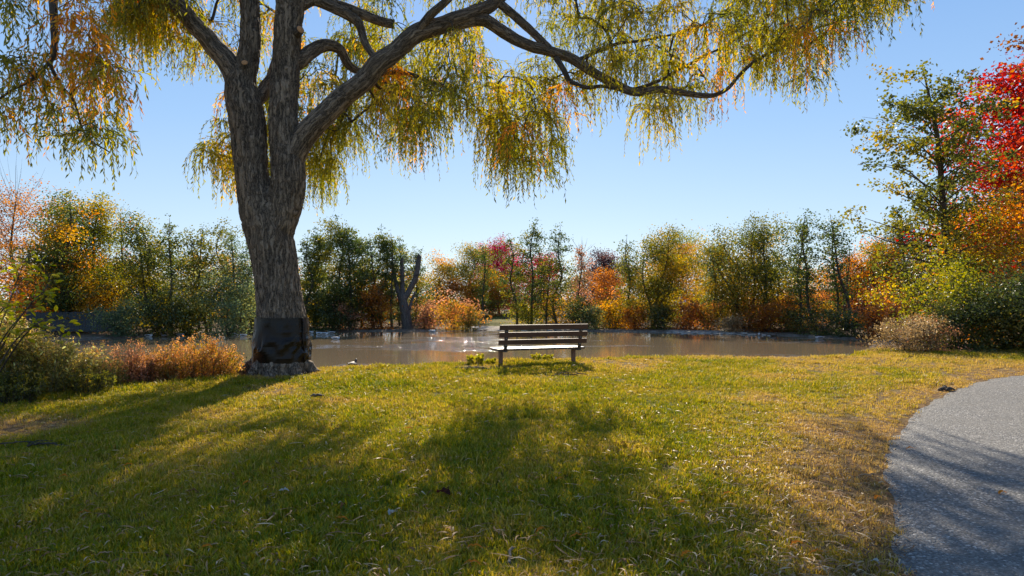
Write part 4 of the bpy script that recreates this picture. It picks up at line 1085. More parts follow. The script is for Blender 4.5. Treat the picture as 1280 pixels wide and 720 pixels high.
shrub('weed_bush', -5, 504, 88, 80, 'weed', 'olive weeds cut off by the left edge of the picture', 'straw', 7, 1.8, .050, 160, dy=.3)
shrub('weed_bush', 18, 506, 34, 70, 'olive', 'low green weeds at the lawn margin, far left', None, 8, 1.2, .045, 80, tone=(0, .5), dy=.1)
shrub('weed_bush', 110, 494, 26, 60, 'olive', 'low green weeds at the foot of the grey green bush', None, 9, 1.0, .040, 60, tone=(0, .6), dy=.12)
shrub('weed_bush', 60, 478, 60, 120, 'weed', 'olive growth behind the left bank weeds', None, 10, 1.4, .055, 110, dy=1.2)
shrub('leafy_weed', 597, 458, 12, 26, 'lime', 'bright yellow green leafy weed at the bank left of the bench', None, 11, 1.0, .055, 26, cat='weed', up=.2, tone=(.5, 1), dy=.35)
shrub('leafy_weed', 614, 457, 7, 16, 'lime', 'low yellow green weed touching the left of the bench', None, 12, 1.0, .05, 16, cat='weed', up=.2, tone=(.3, .9), dy=.2)
shrub('leafy_weed', 672, 453, 9, 22, 'lime', 'yellow green weed seen under the middle of the bench', None, 13, 1.0, .05, 18, cat='weed', up=.2, tone=(.5, 1), dy=.5)
shrub('leafy_weed', 686, 453, 7, 16, 'lime', 'small yellow green weed right of the one under the bench', None, 14, 1.0, .045, 12, cat='weed', up=.2, tone=(.4, 1), dy=.45)

# sapling with big leaves at left
def sapling():
    r = RS(77)
    Y0 = 8.6
    pts = [[(-30, 500), (-12, 440), (5, 395), (22, 350), (32, 322)], [(-30, 500), (0, 430), (30, 390), (62, 352), (48, 332)], [(-10, 480), (30, 420), (62, 398), (92, 412)], [(-20, 480), (10, 420), (45, 372), (58, 372)],
           [(-40, 480), (-25, 400), (-12, 350), (8, 330)], [(-10, 470), (20, 425), (45, 408), (75, 425)], [(-20, 470), (-5, 400), (18, 380), (40, 385)]]
    b = at(-20, 505, Y0); b[2] = hz(b[0], Y0)
    root = empty('sapling', tuple(b), 'leafy yellow green sapling with large leaves rising over the left bank', 'sapling')
    tubes, C, D = [], [], []
    for s in pts:
        P = catmull([at(a, c, Y0 + r.uniform(-.25, .25)) - b for a, c in s], 5)
        tubes.append((P, np.linspace(.012, .003, len(P)), 6))
        for i in range(5, len(P)):
            for w in range(4):
                d = rand_dirs(r, 1)[0]; d[2] = d[2] * .5 + .1; d /= np.linalg.norm(d)
                q = P[i] + d * r.uniform(.03, .13)
                tubes.append((np.array([P[i], (P[i] + q) / 2 + [0, 0, .01], q]), np.array([.003, .002, .0015]), 4))
                C.append(q + d * .035); D.append(d)
    link('stems', tubes_mesh('stems', tubes, M_branch), root)
    C, D = np.array(C), np.array(D); n = len(C)
    # each large leaf is a piece of its own
    metas = []
    for q in range(4):
        v = np.array([(0, -.036, 0), (.016, -.012, .006), (.019, .008, .005), (.009, .028, 0), (0, .038, -.006), (-.009, .028, 0), (-.019, .008, .005), (-.016, -.012, .006), (0, 0, -.002)]) * (1.0 + .12 * q)
        me = bpy.data.meshes.new('leaf')
        me.from_pydata([tuple(x) for x in v], [], [(8, k, (k + 1) % 8) for k in range(8)])
        a = me.attributes.new('tone', 'FLOAT', 'FACE'); a.data.foreach_set('value', np.clip(.35 + .18 * q + r.normal(size=8) * .03, 0, 1).astype(np.float32))
        me.materials.append(LEAF('lime')); metas.append(me)
    for i in range(min(n, 290)):
        j = (i * 7) % n
        o = link('leaf', metas[i % 4], root, loc=tuple(C[j]))
        o.rotation_euler = Vector(D[j]).to_track_quat('Y', 'Z').to_euler()
        o.rotation_euler.rotate_axis('Y', r.uniform(-1, 1))
        o.scale = (1.05,) * 3
sapling()

# ------------------------------------------------------------------ willow
YW = 11.7
wb = at(351, 470, YW); wb[2] = hz(wb[0], YW)
willow = empty('willow_tree', tuple(wb), 'great willow with furrowed forked trunk and drooping golden sprays over the lawn', 'tree')
def wp(px, py, Y=YW): return at(px, py, Y) - wb
def stem(pts, m=6):
    """pts (px, py, half width px, Y) -> path and radii"""
    P = catmull([wp(p[0], p[1], p[3]) for p in pts], m)
    R_ = catmull([(p[2] / F * p[3], 0, 0) for p in pts], m)[:, 0]
    return P, R_
trunk_l = stem([(352, 484, 41, YW), (352, 464, 35.5, YW), (352, 430, 32.5, YW), (351.5, 397, 29.8, YW), (346, 350, 28.3, YW), (338.5, 300, 28.3, YW), (327, 265, 26.5, YW), (316, 225, 21.5, YW), (309, 150, 22.5, YW), (302, 108, 20, YW), (308, 85, 15, YW), (313, 50, 13.5, YW), (312, 0, 13, YW), (309, -60, 12, YW), (300, -170, 9.5, YW - .3), (290, -300, 6, YW - .6)], 5)
trunk_r = stem([(350, 397, 26, YW), (342, 330, 24, YW), (344, 296, 22.5, YW), (352, 264, 24, YW), (358, 240, 22.5, YW - .02), (360, 215, 21.5, YW - .03), (354, 150, 18.5, YW - .03), (358, 75, 17.5, YW), (363, 0, 17.5, YW), (368, -70, 16, YW + .1), (380, -190, 12, YW + .3), (400, -330, 7, YW + .6)], 5)

def bark_ridge(bk):
    """height of bark relief from bark coordinates (n,3)"""
    x, y, z = bk[:, 0], bk[:, 1], bk[:, 2]
    wx_ = fbm(x * 6, y * 6, z * 1.6, seed=41, o=2) * 0.06
    wy_ = fbm(x * 6, y * 6, z * 1.6, seed=47, o=2) * 0.06
    a = vnoise((x + wx_) * 17, (y + wy_) * 17, z * 3.4, seed=51)
    b = vnoise((x + wx_) * 42, (y + wy_) * 42, z * 9.0, seed=53)
    return (1 - np.abs(a) * 2.0) * 0.6 + (1 - np.abs(b) * 2) * 0.3

def remesh_trunk():
    Vs, Qs, off = [], [], 0
    for P, R_ in (trunk_l, trunk_r):
        V, q, b = tube_data(P, R_, 32, off)
        Vs.append(V); Qs.append(q); off += len(V)
    # root buttresses
    r = RS(8)
    for k_, (a, ln, ra) in enumerate([(-0.15, .62, .15), (0.9, .5, .13), (1.9, .5, .13), (3.25, .66, .15), (4.1, .58, .14), (4.75, .55, .15), (5.5, .6, .14), (2.6, .5, .12)]):
        d = np.array([math.cos(a), math.sin(a), 0])
        P = catmull([d * .26 + [0, 0, .62], d * .38 + [0, 0, .30], d * (ln * .80) + [0, 0, .10], d * (ln + .14) + [0, 0, -.14]], 5)
        V, q, b = tube_data(P, np.linspace(ra * .8, ra * .55, len(P)), 12, off)
        Vs.append(V); Qs.append(q); off += len(V)
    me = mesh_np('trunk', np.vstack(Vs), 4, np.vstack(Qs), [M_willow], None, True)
    o = bpy.data.objects.new('tmp_trunk', me); COL.objects.link(o)
    md = o.modifiers.new('r', 'REMESH'); md.mode = 'VOXEL'; md.voxel_size = 0.016
    sm = o.modifiers.new('s', 'SMOOTH'); sm.factor = 0.6; sm.iterations = 6
    dg = bpy.context.evaluated_depsgraph_get()
    m2 = bpy.data.meshes.new_from_object(o.evaluated_get(dg))
    bpy.data.objects.remove(o)
    n = len(m2.vertices)
    co = np.zeros(n * 3, np.float32); m2.vertices.foreach_get('co', co); co = co.reshape(-1, 3).astype(float)
    no = np.zeros(n * 3, np.float32); m2.vertices.foreach_get('normal', no); no = no.reshape(-1, 3)
    bk = co.copy()
    amp = 0.030 + 0.018 * smooth(1.0, .1, co[:, 2])
    zlo, zhi = wp(352, 452)[2], wp(352, 396)[2]
    ins = smooth(zlo - .02, zlo + .05, co[:, 2]) * smooth(zhi, zhi - .05, co[:, 2])     # bark held in under the sheet
    amp = amp * (1 - ins)
    co = co - no * (.03 * ins)[:, None]
    co = co + no * ((bark_ridge(bk) - .45) * amp + (.012 - .024 * smooth(.25, .9, bk[:, 2])))[:, None] + no * (0.03 * fbm(co[:, 0] * 2.5, co[:, 1] * 2.5, co[:, 2] * 1.2, seed=71, o=3))[:, None]
    m2.vertices.foreach_set('co', co.astype(np.float32).ravel())
    a = m2.attributes.new('bark', 'FLOAT_VECTOR', 'POINT'); a.data.foreach_set('vector', bk.astype(np.float32).ravel())
    m2.polygons.foreach_set('use_smooth', np.ones(len(m2.polygons), bool))
    if not m2.materials: m2.materials.append(M_willow)
    m2.update()
    link('trunk', m2, willow)
    return n
nv = remesh_trunk()
print('trunk verts', nv)

LIMBS = [  # px, py, half width px, Y
 [(300, 112, 17, YW), (288, 84, 15, YW), (264, 54, 13, YW - .05), (240, 26, 12, YW - .1), (217, 0, 11.5, YW - .2), (178, -42, 10, YW - .5), (110, -110, 8, YW - 1.2), (20, -190, 5, YW - 2.2), (-90, -230, 3.5, YW - 3)],
 [(366, 200, 17, YW), (382, 170, 16, YW - .05), (402, 147, 15, YW - .05), (440, 112, 14, YW), (475, 81, 13.5, YW), (500, 58, 12.5, YW + .1), (526, 40, 12.5, YW + .1), (569, 26, 10.5, YW + .2), (600, 14, 9.5, YW + .3), (625, -2, 8, YW + .4), (680, -50, 6.5, YW + .7), (760, -110, 5, YW + 1.2), (860, -150, 3.5, YW + 2)],
 [(560, 30, 9.5, YW + .2), (590, 26, 9, YW + .3), (612, 28, 8.5, YW + .35), (640, 46, 8, YW + .4), (662, 57, 7.5, YW + .45), (690, 64, 7, YW + .5), (719, 77, 6.8, YW + .55), (756, 97, 6.2, YW + .6), (790, 114, 5.6, YW + .7), (831, 112, 4.6, YW + .8), (880, 119, 3.6, YW + 1), (905, 113, 2.6, YW + 1.1), (939, 80, 2.3, YW + 1.3), (985, 55, 1.9, YW + 1.5), (1025, 34, 1.5, YW + 1.8), (1070, 18, 1.1, YW + 2)],
 [(620, 2, 6.5, YW + .4), (640, 18, 6, YW + .4), (662, 36, 5.6, YW + .42), (686, 60, 5, YW + .5)],
 [(510, 52, 7, YW + .1), (528, 32, 6, YW), (548, 10, 5.5, YW - .1), (580, -25, 5, YW - .3), (640, -90, 4, YW - .8), (700, -160, 3, YW - 1.4)],
 [(696, 71, 4.5, YW + .5), (706, 90, 4, YW + .4), (713, 103, 3.6, YW + .4), (735, 111, 3, YW + .3), (757, 108, 2.4, YW + .3), (800, 120, 1.5, YW + .1)],
 [(368, 80, 11, YW + .1), (388, 64, 9.5, YW + .3), (406, 57, 8.5, YW + .45), (424, 62, 7, YW + .6), (438, 84, 5.5, YW + .8), (462, 92, 4.2, YW + 1), (500, 90, 3.2, YW + 1.2), (545, 105, 2.2, YW + 1.5)],
 [(372, 8, 8, YW + .1), (392, 0, 7.5, YW + .2), (420, 10, 7.5, YW + .3), (446, 26, 6.5, YW + .35), (456, 50, 5, YW + .35), (473, 78, 4.5, YW + .2)],
 [(405, 0, 5.5, YW + .3), (430, 8, 6, YW + .4), (460, 20, 6.5, YW + .5), (492, 30, 6, YW + .6)],
 [(320, 128, 9, YW + .1), (332, 112, 9, YW + .25), (342, 96, 8, YW + .4), (350, 60, 7, YW + .7), (370, 0, 6, YW + 1.1), (420, -80, 5, YW + 1.8), (520, -140, 3.5, YW + 2.8)],
 [(110, -110, 5, YW - 1.2), (72, -60, 6.5, YW - 1.9), (67, -20, 6, YW - 2.1), (67, 30, 5, YW - 2.2), (66, 66, 4, YW - 2.2), (60, 80, 3.2, YW - 2.2)],
 [(60, 80, 2.6, YW - 2.2), (40, 98, 2.2, YW - 2.3), (15, 112, 1.8, YW - 2.4), (-15, 132, 1.4, YW - 2.5)],
 [(62, 78, 2.6, YW - 2.2), (76, 104, 2.1, YW - 2.15), (92, 128, 1.8, YW - 2.1), (108, 168, 1.3, YW - 2.1), (138, 190, .9, YW - 2.1)],
 [(230, 12, 4.5, YW - .2), (205, 4, 3.4, YW - .1), (182, 16, 2.8, YW), (160, 28, 2.2, YW + .1), (145, 32, 1.6, YW + .1)],
 [(363, -70, 9, YW + .1), (330, -140, 8, YW + .6), (280, -190, 6, YW + 1.6), (210, -210, 4, YW + 2.8)],
 [(380, -190, 8, YW + .3), (480, -260, 6.5, YW - .3), (600, -300, 5, YW - 1.2), (720, -310, 3.5, YW - 2.2)],
 [(300, -170, 7, YW - .3), (230, -260, 6, YW - 1.2), (140, -320, 4, YW - 2.4)],
 [(680, -50, 5, YW + .7), (760, -60, 4.3, YW + 1.4), (860, -60, 3.6, YW + 2.3), (960, -50, 2.6, YW + 3), (1050, -20, 1.6, YW + 3.4)],
 [(462, 92, 3, YW + 1), (480, 112, 2.2, YW + 1.4), (520, 122, 1.6, YW + 1.8), (570, 120, 1.3, YW + 2.3), (615, 150, 1.0, YW + 2.5)],
 [(719, 77, 3.5, YW + .55), (760, 58, 2.6, YW + .9), (800, 52, 2.0, YW + 1.2), (850, 40, 1.6, YW + 1.7), (905, 20, 1.2, YW + 2.1)],
 [(790, 112, 2.8, YW + .7), (830, 98, 2.2, YW + 1.3), (880, 70, 1.7, YW + 1.8), (940, 40, 1.2, YW + 2.4)],
]
skel = []; skel_r = []
for li, pts in enumerate(LIMBS):
    P, R_ = stem(pts, 6); R_ = R_ * .88
    P = P + 0.012 * np.stack([vnoise(P[:, 0] * 3 + li, P[:, 2] * 3, seed=81), vnoise(P[:, 0] * 3, P[:, 2] * 3 + li, seed=82), vnoise(P[:, 0] * 3 - li, P[:, 2] * 3, seed=83)], 1) * 2
    big = R_[0] > 0.06
    V, q, b = tube_data(P if not big else catmull(list(P), 4), R_ if not big else catmull([(x, 0, 0) for x in R_], 4)[:, 0], 28 if big else 10)
    if big:
        n_ = 28; c = V[:-2].reshape(-1, n_, 3); ctr = c.mean(1, keepdims=True); nrm_ = (c - ctr); rad_ = np.linalg.norm(nrm_, axis=2, keepdims=True); nrm_ /= rad_ + 1e-9
        disp = bark_ridge(b[:-2]).reshape(-1, n_, 1) * np.minimum(0.012, rad_ * 0.10)
        c = c + nrm_ * disp
        V[:-2] = c.reshape(-1, 3)
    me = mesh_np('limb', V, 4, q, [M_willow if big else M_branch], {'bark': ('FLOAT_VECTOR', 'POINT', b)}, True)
    link('limb', me, willow)
    skel.append(P); skel_r.append(R_)
for P, R_ in (trunk_l, trunk_r):
    skel.append(P[len(P) // 2 + 8:]); skel_r.append(R_[len(P) // 2 + 8:])
# sawn branch stubs with pale cut faces
M_cut = simple_mat('cut_wood', (0.62, 0.30, 0.12), 0.8, (0.42, 0.20, 0.08), 40, .2)
for (px, py, hw, dx, dz, dY) in ((374, 38, 5.5, .9, .3, -.16), (836, 110, 3.2, .3, .2, -.05), (306, 80, 4.5, .2, .4, -.2)):
    c = wp(px, py, YW + dY); rr_ = hw / F * YW
    d = np.array([dx, -.8, dz]); d /= np.linalg.norm(d)
    P = np.array([c - d * .12, c - d * .05, c + d * .035])
    sb = link('branch_stub', tubes_mesh('branch_stub', [(P, [rr_ * 1.25, rr_ * 1.1, rr_], 10)], M_branch), willow)
    link('cut_face', tubes_mesh('cut_face', [(np.array([c + d * .036, c + d * .041]), [rr_ * .86, rr_ * .8], 10)], M_cut), sb)

# wrapped sheet round the trunk
def guard():
    m, nt, out = new_mat('plastic_wrap')
    b = N(nt, 'ShaderNodeBsdfPrincipled'); b.inputs['Roughness'].default_value = 0.30; b.inputs['Specular IOR Level'].default_value = 0.22
    g = N(nt, 'ShaderNodeTexCoord'); n = noisen(nt, g.outputs['Object'], 3, 4, .6)
    r_ = ramp(nt, [(0.35, (0.007, 0.005, 0.004)), (0.7, (0.022, 0.013, 0.008))], n.outputs[0])
    nt.links.new(r_.outputs[0], b.inputs['Base Color'])
    nt.links.new(ramp(nt, [(0.3, (.18,)*3), (0.7, (.40,)*3)], n.outputs[0]).outputs[0], b.inputs['Roughness'])
    nt.links.new(b.outputs[0], out.inputs[0])
    r = RS(15)
    n_, k_ = 72, 20
    rows = []
    for i in range(k_):
        t = i / (k_ - 1)
        py = 451.5 - t * 54.5
        cx = 352.2
        c = wp(cx, py)
        th = np.arange(n_) * 2 * math.pi / n_
        base = (33.6 - 2.8 * t) / F * YW * 1.03
        x = np.cos(th); y = np.sin(th)
        # crumples: sharp creases from absolute noise, strongest low down
        cr = 1 - np.abs(vnoise(x * 2.3 + 3, y * 2.3, np.full(n_, t * 3.1), seed=91)) * 2
        cr2 = 1 - np.abs(vnoise(x * 4.6, y * 4.6, np.full(n_, t * 5.2), seed=92)) * 2
        rr_ = base + (cr * .024 + cr2 * .016) * (0.22 + 0.85 * math.exp(-((t - .30) / .30) ** 2))
        edge = (i == 0) * 0.015 * vnoise(x * 5, y * 5, seed=93)
        rows.append(np.stack([c[0] + x * rr_, c[1] + y * rr_, np.full(n_, c[2]) + edge], 1))
    V = np.vstack(rows)
    Vi = V.copy().reshape(k_, n_, 3); ctr = Vi.mean(1, keepdims=True); Vi = ctr + (Vi - ctr) * .985
    Vi = Vi.reshape(-1, 3)
    ii, jj = np.meshgrid(np.arange(k_ - 1), np.arange(n_), indexing='ij')
    q = np.stack([ii * n_ + jj, ii * n_ + (jj + 1) % n_, (ii + 1) * n_ + (jj + 1) % n_, (ii + 1) * n_ + jj], -1).reshape(-1, 4)
    j = np.arange(n_)
    o_ = len(V)
    top = np.stack([(k_ - 1) * n_ + j, (k_ - 1) * n_ + (j + 1) % n_, o_ + (k_ - 1) * n_ + (j + 1) % n_, o_ + (k_ - 1) * n_ + j], 1)
    bot = np.stack([j, o_ + j, o_ + (j + 1) % n_, (j + 1) % n_], 1)
    me = mesh_np('trunk_wrap', np.vstack([V, Vi]), 4, np.vstack([q, q[:, ::-1] + o_, top, bot]), [m], None, False)
    w = link('trunk_wrap', me, willow, label='black plastic sheet wrapped round the trunk foot')
    # overlap seam on the right flank and a row of staples
    P = []
    for t in np.linspace(0, 1, 12):
        c = wp(352.2, 451.5 - t * 54.5); rr_ = (33.6 - 2.8 * t) / F * YW * 1.04 + .012
        a = -0.42 + .03 * math.sin(t * 9)
        P.append(c + np.array([math.cos(a) * rr_, math.sin(a) * rr_, 0]))
    link('seam', tubes_mesh('seam', [(np.array(P), np.full(12, .012), 6)], m), w)
guard()

# drooping sprays
Bx = [-700, -300, -60, 0, 12, 25, 60, 100, 128, 140, 150, 165, 200, 226, 240, 255, 285, 300, 440, 448, 475, 490, 530, 548, 600, 615, 640, 680, 700, 720, 745, 752, 790, 800, 855, 870, 905, 915, 950, 985, 1015, 1027, 1060, 1092, 1130, 1145, 1160, 1400]
By = [120, 150, 190, 212, 180, 200, 232, 238, 225, 160, 85, 85, 92, 80, 205, 245, 262, 265, 262, 165, 185, 212, 222, 192, 200, 235, 258, 252, 222, 182, 165, 146, 142, 190, 206, 182, 160, 118, 122, 138, 132, 108, 96, 66, 42, 10, -70, -200]
def lower(px): return float(np.interp(px, Bx, By))
HOLES = [(212, 138, 62, 46), (430, 215, 0, 0), (650, 30, 26, 22), (258, 150, 30, 50), (148, 40, 9, 60), (500, 240, 20, 20), (1075, 130, 30, 40)]
def in_hole(px, py):
    return any(a and ((px - hx) / a) ** 2 + ((py - hy) / b) ** 2 < 1 for hx, hy, a, b in HOLES)

r = RS(2024)
sprays = []
def add_spray(px, py_end, Y, L, k, ton): sprays.append((px, py_end, Y, L, k, ton))
# visible crown
tries = 0
nuclei = [(r.uniform(-60, 1150), r.uniform(0, 1), r.uniform(-1, 1)) for _ in range(210)]
while len(sprays) < 700 and tries < 30000:
    tries += 1
    nu = nuclei[r.randint(210)]
    px = nu[0] + r.normal() * 17 if r.uniform() < .25 else r.uniform(-60, 1150)
    B = lower(px)
    u = (nu[1] + r.normal() * .06) % 1.0 if r.uniform() < .3 else r.uniform(0, 1)
    py = B - 6 - (u / .5) ** 1.4 * 110 if u < 0.5 else -70 + (u - .5) * 2 * (max(B, -40) + 70)
    if py > B or in_hole(px, py - 12): continue
    if px < 150 and r.uniform() < (.64 if py > 60 else .6): continue
    if px > 560 and py > 60 and r.uniform() < .22: continue
    if px < 150: Y = r.uniform(YW - 3.0, YW - 1.2)
    elif px < 235: Y = r.uniform(YW - 1.0, YW + 2.5)
    elif 380 < px < 560 and py < 150 and r.uniform() < .5: Y = r.uniform(YW + 2, YW + 8)
    else: Y = YW + r.uniform(-0.6, 5.6) if px > 380 or px < 300 else YW + r.uniform(1.2, 4.5)
    if 235 < px < 470 and Y < YW + .9: continue
    L = r.uniform(0.5, 1.35)
    if py < 60: L *= 0.8
    # colour: orange patches where the photograph has them
    ton = r.uniform(0.05, 0.55)
    ton += .04
    if r.uniform() < 0.12: ton = r.uniform(.7, 1.0)
    if 62 < px < 150 and py < 190 and r.uniform() < .85: ton = r.uniform(.7, 1.0)
    if 235 < px < 300 and r.uniform() < .5: ton = r.uniform(.5, .85)
    if px < 60 and py < 140: ton = r.uniform(.0, .35)
    add_spray(px, py, Y, L, int(r.uniform(8, 22)), ton)
vis = len(sprays)
# crown above and around the frame (casts the lawn's shade)
cl_ = [(r.uniform(0, 6.283), 8.2 * math.sqrt(r.uniform(0, 1)), r.uniform(0, 1)) for _ in range(46)]
for i in range(380):
    c_ = cl_[r.randint(46)]
    a = c_[0] + r.normal() * .09; rr_ = abs(c_[1] + r.normal() * .55)
    X = wb[0] + 1.8 + rr_ * math.cos(a) * 1.15; Y = YW + 2.0 + rr_ * math.sin(a) * 0.8
    zmax = 10.5 * math.sqrt(max(0.05, 1 - (rr_ / 8.8) ** 2))
    Z = 5.2 + (max(6.0, zmax + 1.2) - 5.2) * min(1, max(0, c_[2] + r.normal() * .10))
    if Y < 3: continue
    px = HX + X / Y * F; py = HY - (Z - EYE) / Y * F
    if py > -70 and -80 < px < 1330: continue
    add_spray(px, py, Y, r.uniform(.7, 1.4), 15, r.uniform(0, .6))

# connect each spray to the growing skeleton with a twig, nearest first
SK = np.vstack(skel); SR = np.concatenate(skel_r)
heads = []
for (px, py, Y, L, k_, ton) in sprays:
    e = at(px, py, Y) - wb
    heads.append(e + np.array([0, 0, L * 0.85]))
heads = np.array(heads)
todo = list(range(len(heads)))
dist = np.full(len(heads), 1e9); near_i = np.zeros(len(heads), int)
for i in range(len(heads)):
    d = np.linalg.norm(SK - heads[i], axis=1) + 0.5 * np.maximum(0, SK[:, 2] - heads[i][2] - .4)
    near_i[i] = d.argmin(); dist[i] = d.min()
parent = {}
branches = []   # (path, parent sk idx)
SKl = [p for p in SK]; owner = [-1] * len(SK)
load = []
while todo:
    i = min(todo, key=lambda q: dist[q]); todo.remove(i)
    s = np.array(SKl[near_i[i]]); e = heads[i]
    d = np.linalg.norm(e - s)
    mid = (s + e) / 2 + np.array([0, 0, 0.18 * d]) + r.normal(size=3) * 0.07 * d
    P = catmull([s, s * .7 + mid * .3 + r.normal(size=3) * .03 * d, mid, e], 3 + int(min(3, d)))
    bi = len(branches)
    branches.append((P, owner[near_i[i]], i)); load.append(1)
    o_ = owner[near_i[i]]
    while o_ >= 0:
        load[o_] += 1; o_ = branches[o_][1]
    base_ = len(SKl)
    for p in P[2:]:
        SKl.append(p); owner.append(bi)
    new = np.array(P[2:])
    for j in todo:
        dd = np.linalg.norm(new - heads[j], axis=1) + 0.5 * np.maximum(0, new[:, 2] - heads[j][2] - .4)
        m_ = dd.argmin()
        if dd[m_] < dist[j]: dist[j] = dd[m_]; near_i[j] = base_ + m_
tubes = []
for bi, (P, o_, i) in enumerate(branches):
    ra = min(0.035, 0.0065 * math.sqrt(load[bi] + .5)); tubes.append((P, np.linspace(ra, ra * .55, len(P)), 5))
# strands
def strands():
    r = RS(99)
    C_, D_, W_, T_, L_ = [], [], [], [], []
    for si, (px, py, Y, L, k_, ton) in enumerate(sprays):
        head = heads[si]
        P0 = branches[[b[2] for b in branches].index(si)][0] if False else None
        vis_ = si < vis
        for s in range(k_):
            a = r.uniform(0, 6.283); sp = 0.27 * math.sqrt(r.uniform(0, 1)) * (1 if vis_ else 1.5)
            st = head + np.array([sp * math.cos(a) * .35, sp * math.sin(a) * .35, r.uniform(-.03, .08)])
            ln = L * r.uniform(.45, 1.12)
            out = np.array([math.cos(a), math.sin(a), 0]) * sp * 1.6
            ts = np.linspace(0, 1, 7)[:, None]
            dr = r.normal(size=3) * .05
            P = st + out * (1 - (1 - ts) ** 2.2) + np.array([0, 0, 1.0]) * (0.14 * np.sin(ts * 2.0) - ts ** 1.35 * ln) + dr * ts
            tubes.append((P, np.linspace(.0032, .0012, 7), 3 if False else 4))
            nl = int(ln / (0.036 if vis_ else .06))
            t = (np.arange(nl) + r.uniform(0, 1, nl)) / nl * 5.999
            i0 = t.astype(int); f = (t - i0)[:, None]
            c = P[i0] * (1 - f) + P[i0 + 1] * f
            tg = P[i0 + 1] - P[i0]; tg /= np.linalg.norm(tg, axis=1)[:, None] + 1e-9
            d = tg * .9 + rand_dirs(r, nl) * .75 + np.array([0, 0, -.25])
            d /= np.linalg.norm(d, axis=1)[:, None]
            ll = r.uniform(.065, .12, nl) * (1 if vis_ else 1.6)
            keep = r.uniform(0, 1, nl) < .93
            C_.append((c + d * ll[:, None] * .5)[keep]); D_.append(d[keep]); L_.append(ll[keep])
            T_.append((ton + r.normal() * .07 + r.normal(size=nl) * .09)[keep])
    C = np.vstack(C_); D = np.vstack(D_); n = len(C)
    print('willow leaves', n)
    ll = np.concatenate(L_)
    me = leaf_mesh('crown', C, D, perp(r, D), ll, ll * .25, np.clip(np.concatenate(T_), 0, 1), LEAF('willow'), .05)
    link('crown', me, willow, label='drooping golden green willow leaves', kind='stuff')
strands()
link('twigs', tubes_mesh('twigs', tubes, M_branch), willow, kind='stuff')

# ------------------------------------------------------------------ ducks
def duck(px, Y, py=None, rz=0.0, label='', dark=False, size=1.0, z=WATER_Z, group=None, pale=False):
    x = (px - HX) / F * Y
    root = empty('duck', (x, Y, z), label, 'duck', group, rz)
    # one continuous body: tail -> back -> breast -> neck -> head -> bill
    ctrl = [(-.27, 0, .11, .008), (-.22, 0, .09, .035), (-.12, 0, .07, .078), (0, 0, .055, .098), (.10, 0, .06, .088), (.155, 0, .10, .055), (.165, 0, .135, .038), (.168, 0, .165, .035), (.185, 0, .190, .042), (.215, 0, .190, .036), (.245, 0, .182, .017), (.280, 0, .176, .010)]
    P = catmull([c[:3] for c in ctrl], 3) * size
    Rr = catmull([(c[3], 0, 0) for c in ctrl], 3)[:, 0] * size
    V, q, b = tube_data(P, Rr, 12)
    ctone = np.clip((V[:, 0] / size + .3) / .6, 0, 1)
    me = mesh_np('body', V, 4, q, [M_duckp if pale else (M_duckd if dark else M_duck)], None, True)
    link('body', me, root)
    for s in (-1, 1):
        cw = [(-.20, .055 * s, .10, .012), (-.10, .085 * s, .088, .034), (.02, .092 * s, .075, .036), (.09, .072 * s, .075, .014)]
        Pw = catmull([c[:3] for c in cw], 3) * size; Rw = catmull([(c[3], 0, 0) for c in cw], 3)[:, 0] * size
        link('wing', tubes_mesh('wing', [(Pw, Rw, 8)], M_wing), root)
    return root
def duck_mat(name, body, head, bill):
    m, nt, out = new_mat(name)
    tc = N(nt, 'ShaderNodeTexCoord'); sp = N(nt, 'ShaderNodeSeparateXYZ'); nt.links.new(tc.outputs['Object'], sp.inputs[0])
    n = noisen(nt, tc.outputs['Object'], 40, 4)
    hd = ramp(nt, [(0.0, (0, 0, 0)), (0.01, (1, 1, 1))], mathn(nt, 'SUBTRACT', sp.outputs[2], .14))
    bl = ramp(nt, [(0.0, (0, 0, 0)), (0.01, (1, 1, 1))], mathn(nt, 'SUBTRACT', sp.outputs[0], .236))
    c = mixc(nt, mixc(nt, body, tuple(x * .6 for x in body), n.outputs[0]), head, hd.outputs[0])
    c = mixc(nt, c, bill, bl.outputs[0])
    b = N(nt, 'ShaderNodeBsdfPrincipled'); b.inputs['Roughness'].default_value = .6
    nt.links.new(c, b.inputs['Base Color']); nt.links.new(b.outputs[0], out.inputs[0])
    return m
M_duck = duck_mat('duck_drake', (0.55, 0.53, 0.50), (0.015, 0.05, 0.03), (0.5, 0.35, 0.05))
M_duckd = duck_mat('duck_hen', (0.13, 0.085, 0.05), (0.09, 0.06, 0.04), (0.25, 0.14, 0.04))
M_duckp = duck_mat('duck_pale', (0.75, 0.74, 0.72), (0.20, 0.15, 0.10), (0.5, 0.3, 0.05))
M_wing = simple_mat('duck_wing', (0.22, 0.18, 0.15), .7, (0.12, 0.09, 0.07), 30, .1)
duck(441, 22.4, rz=1.2, label='dark duck swimming close to the near bank right of the willow trunk', dark=True)
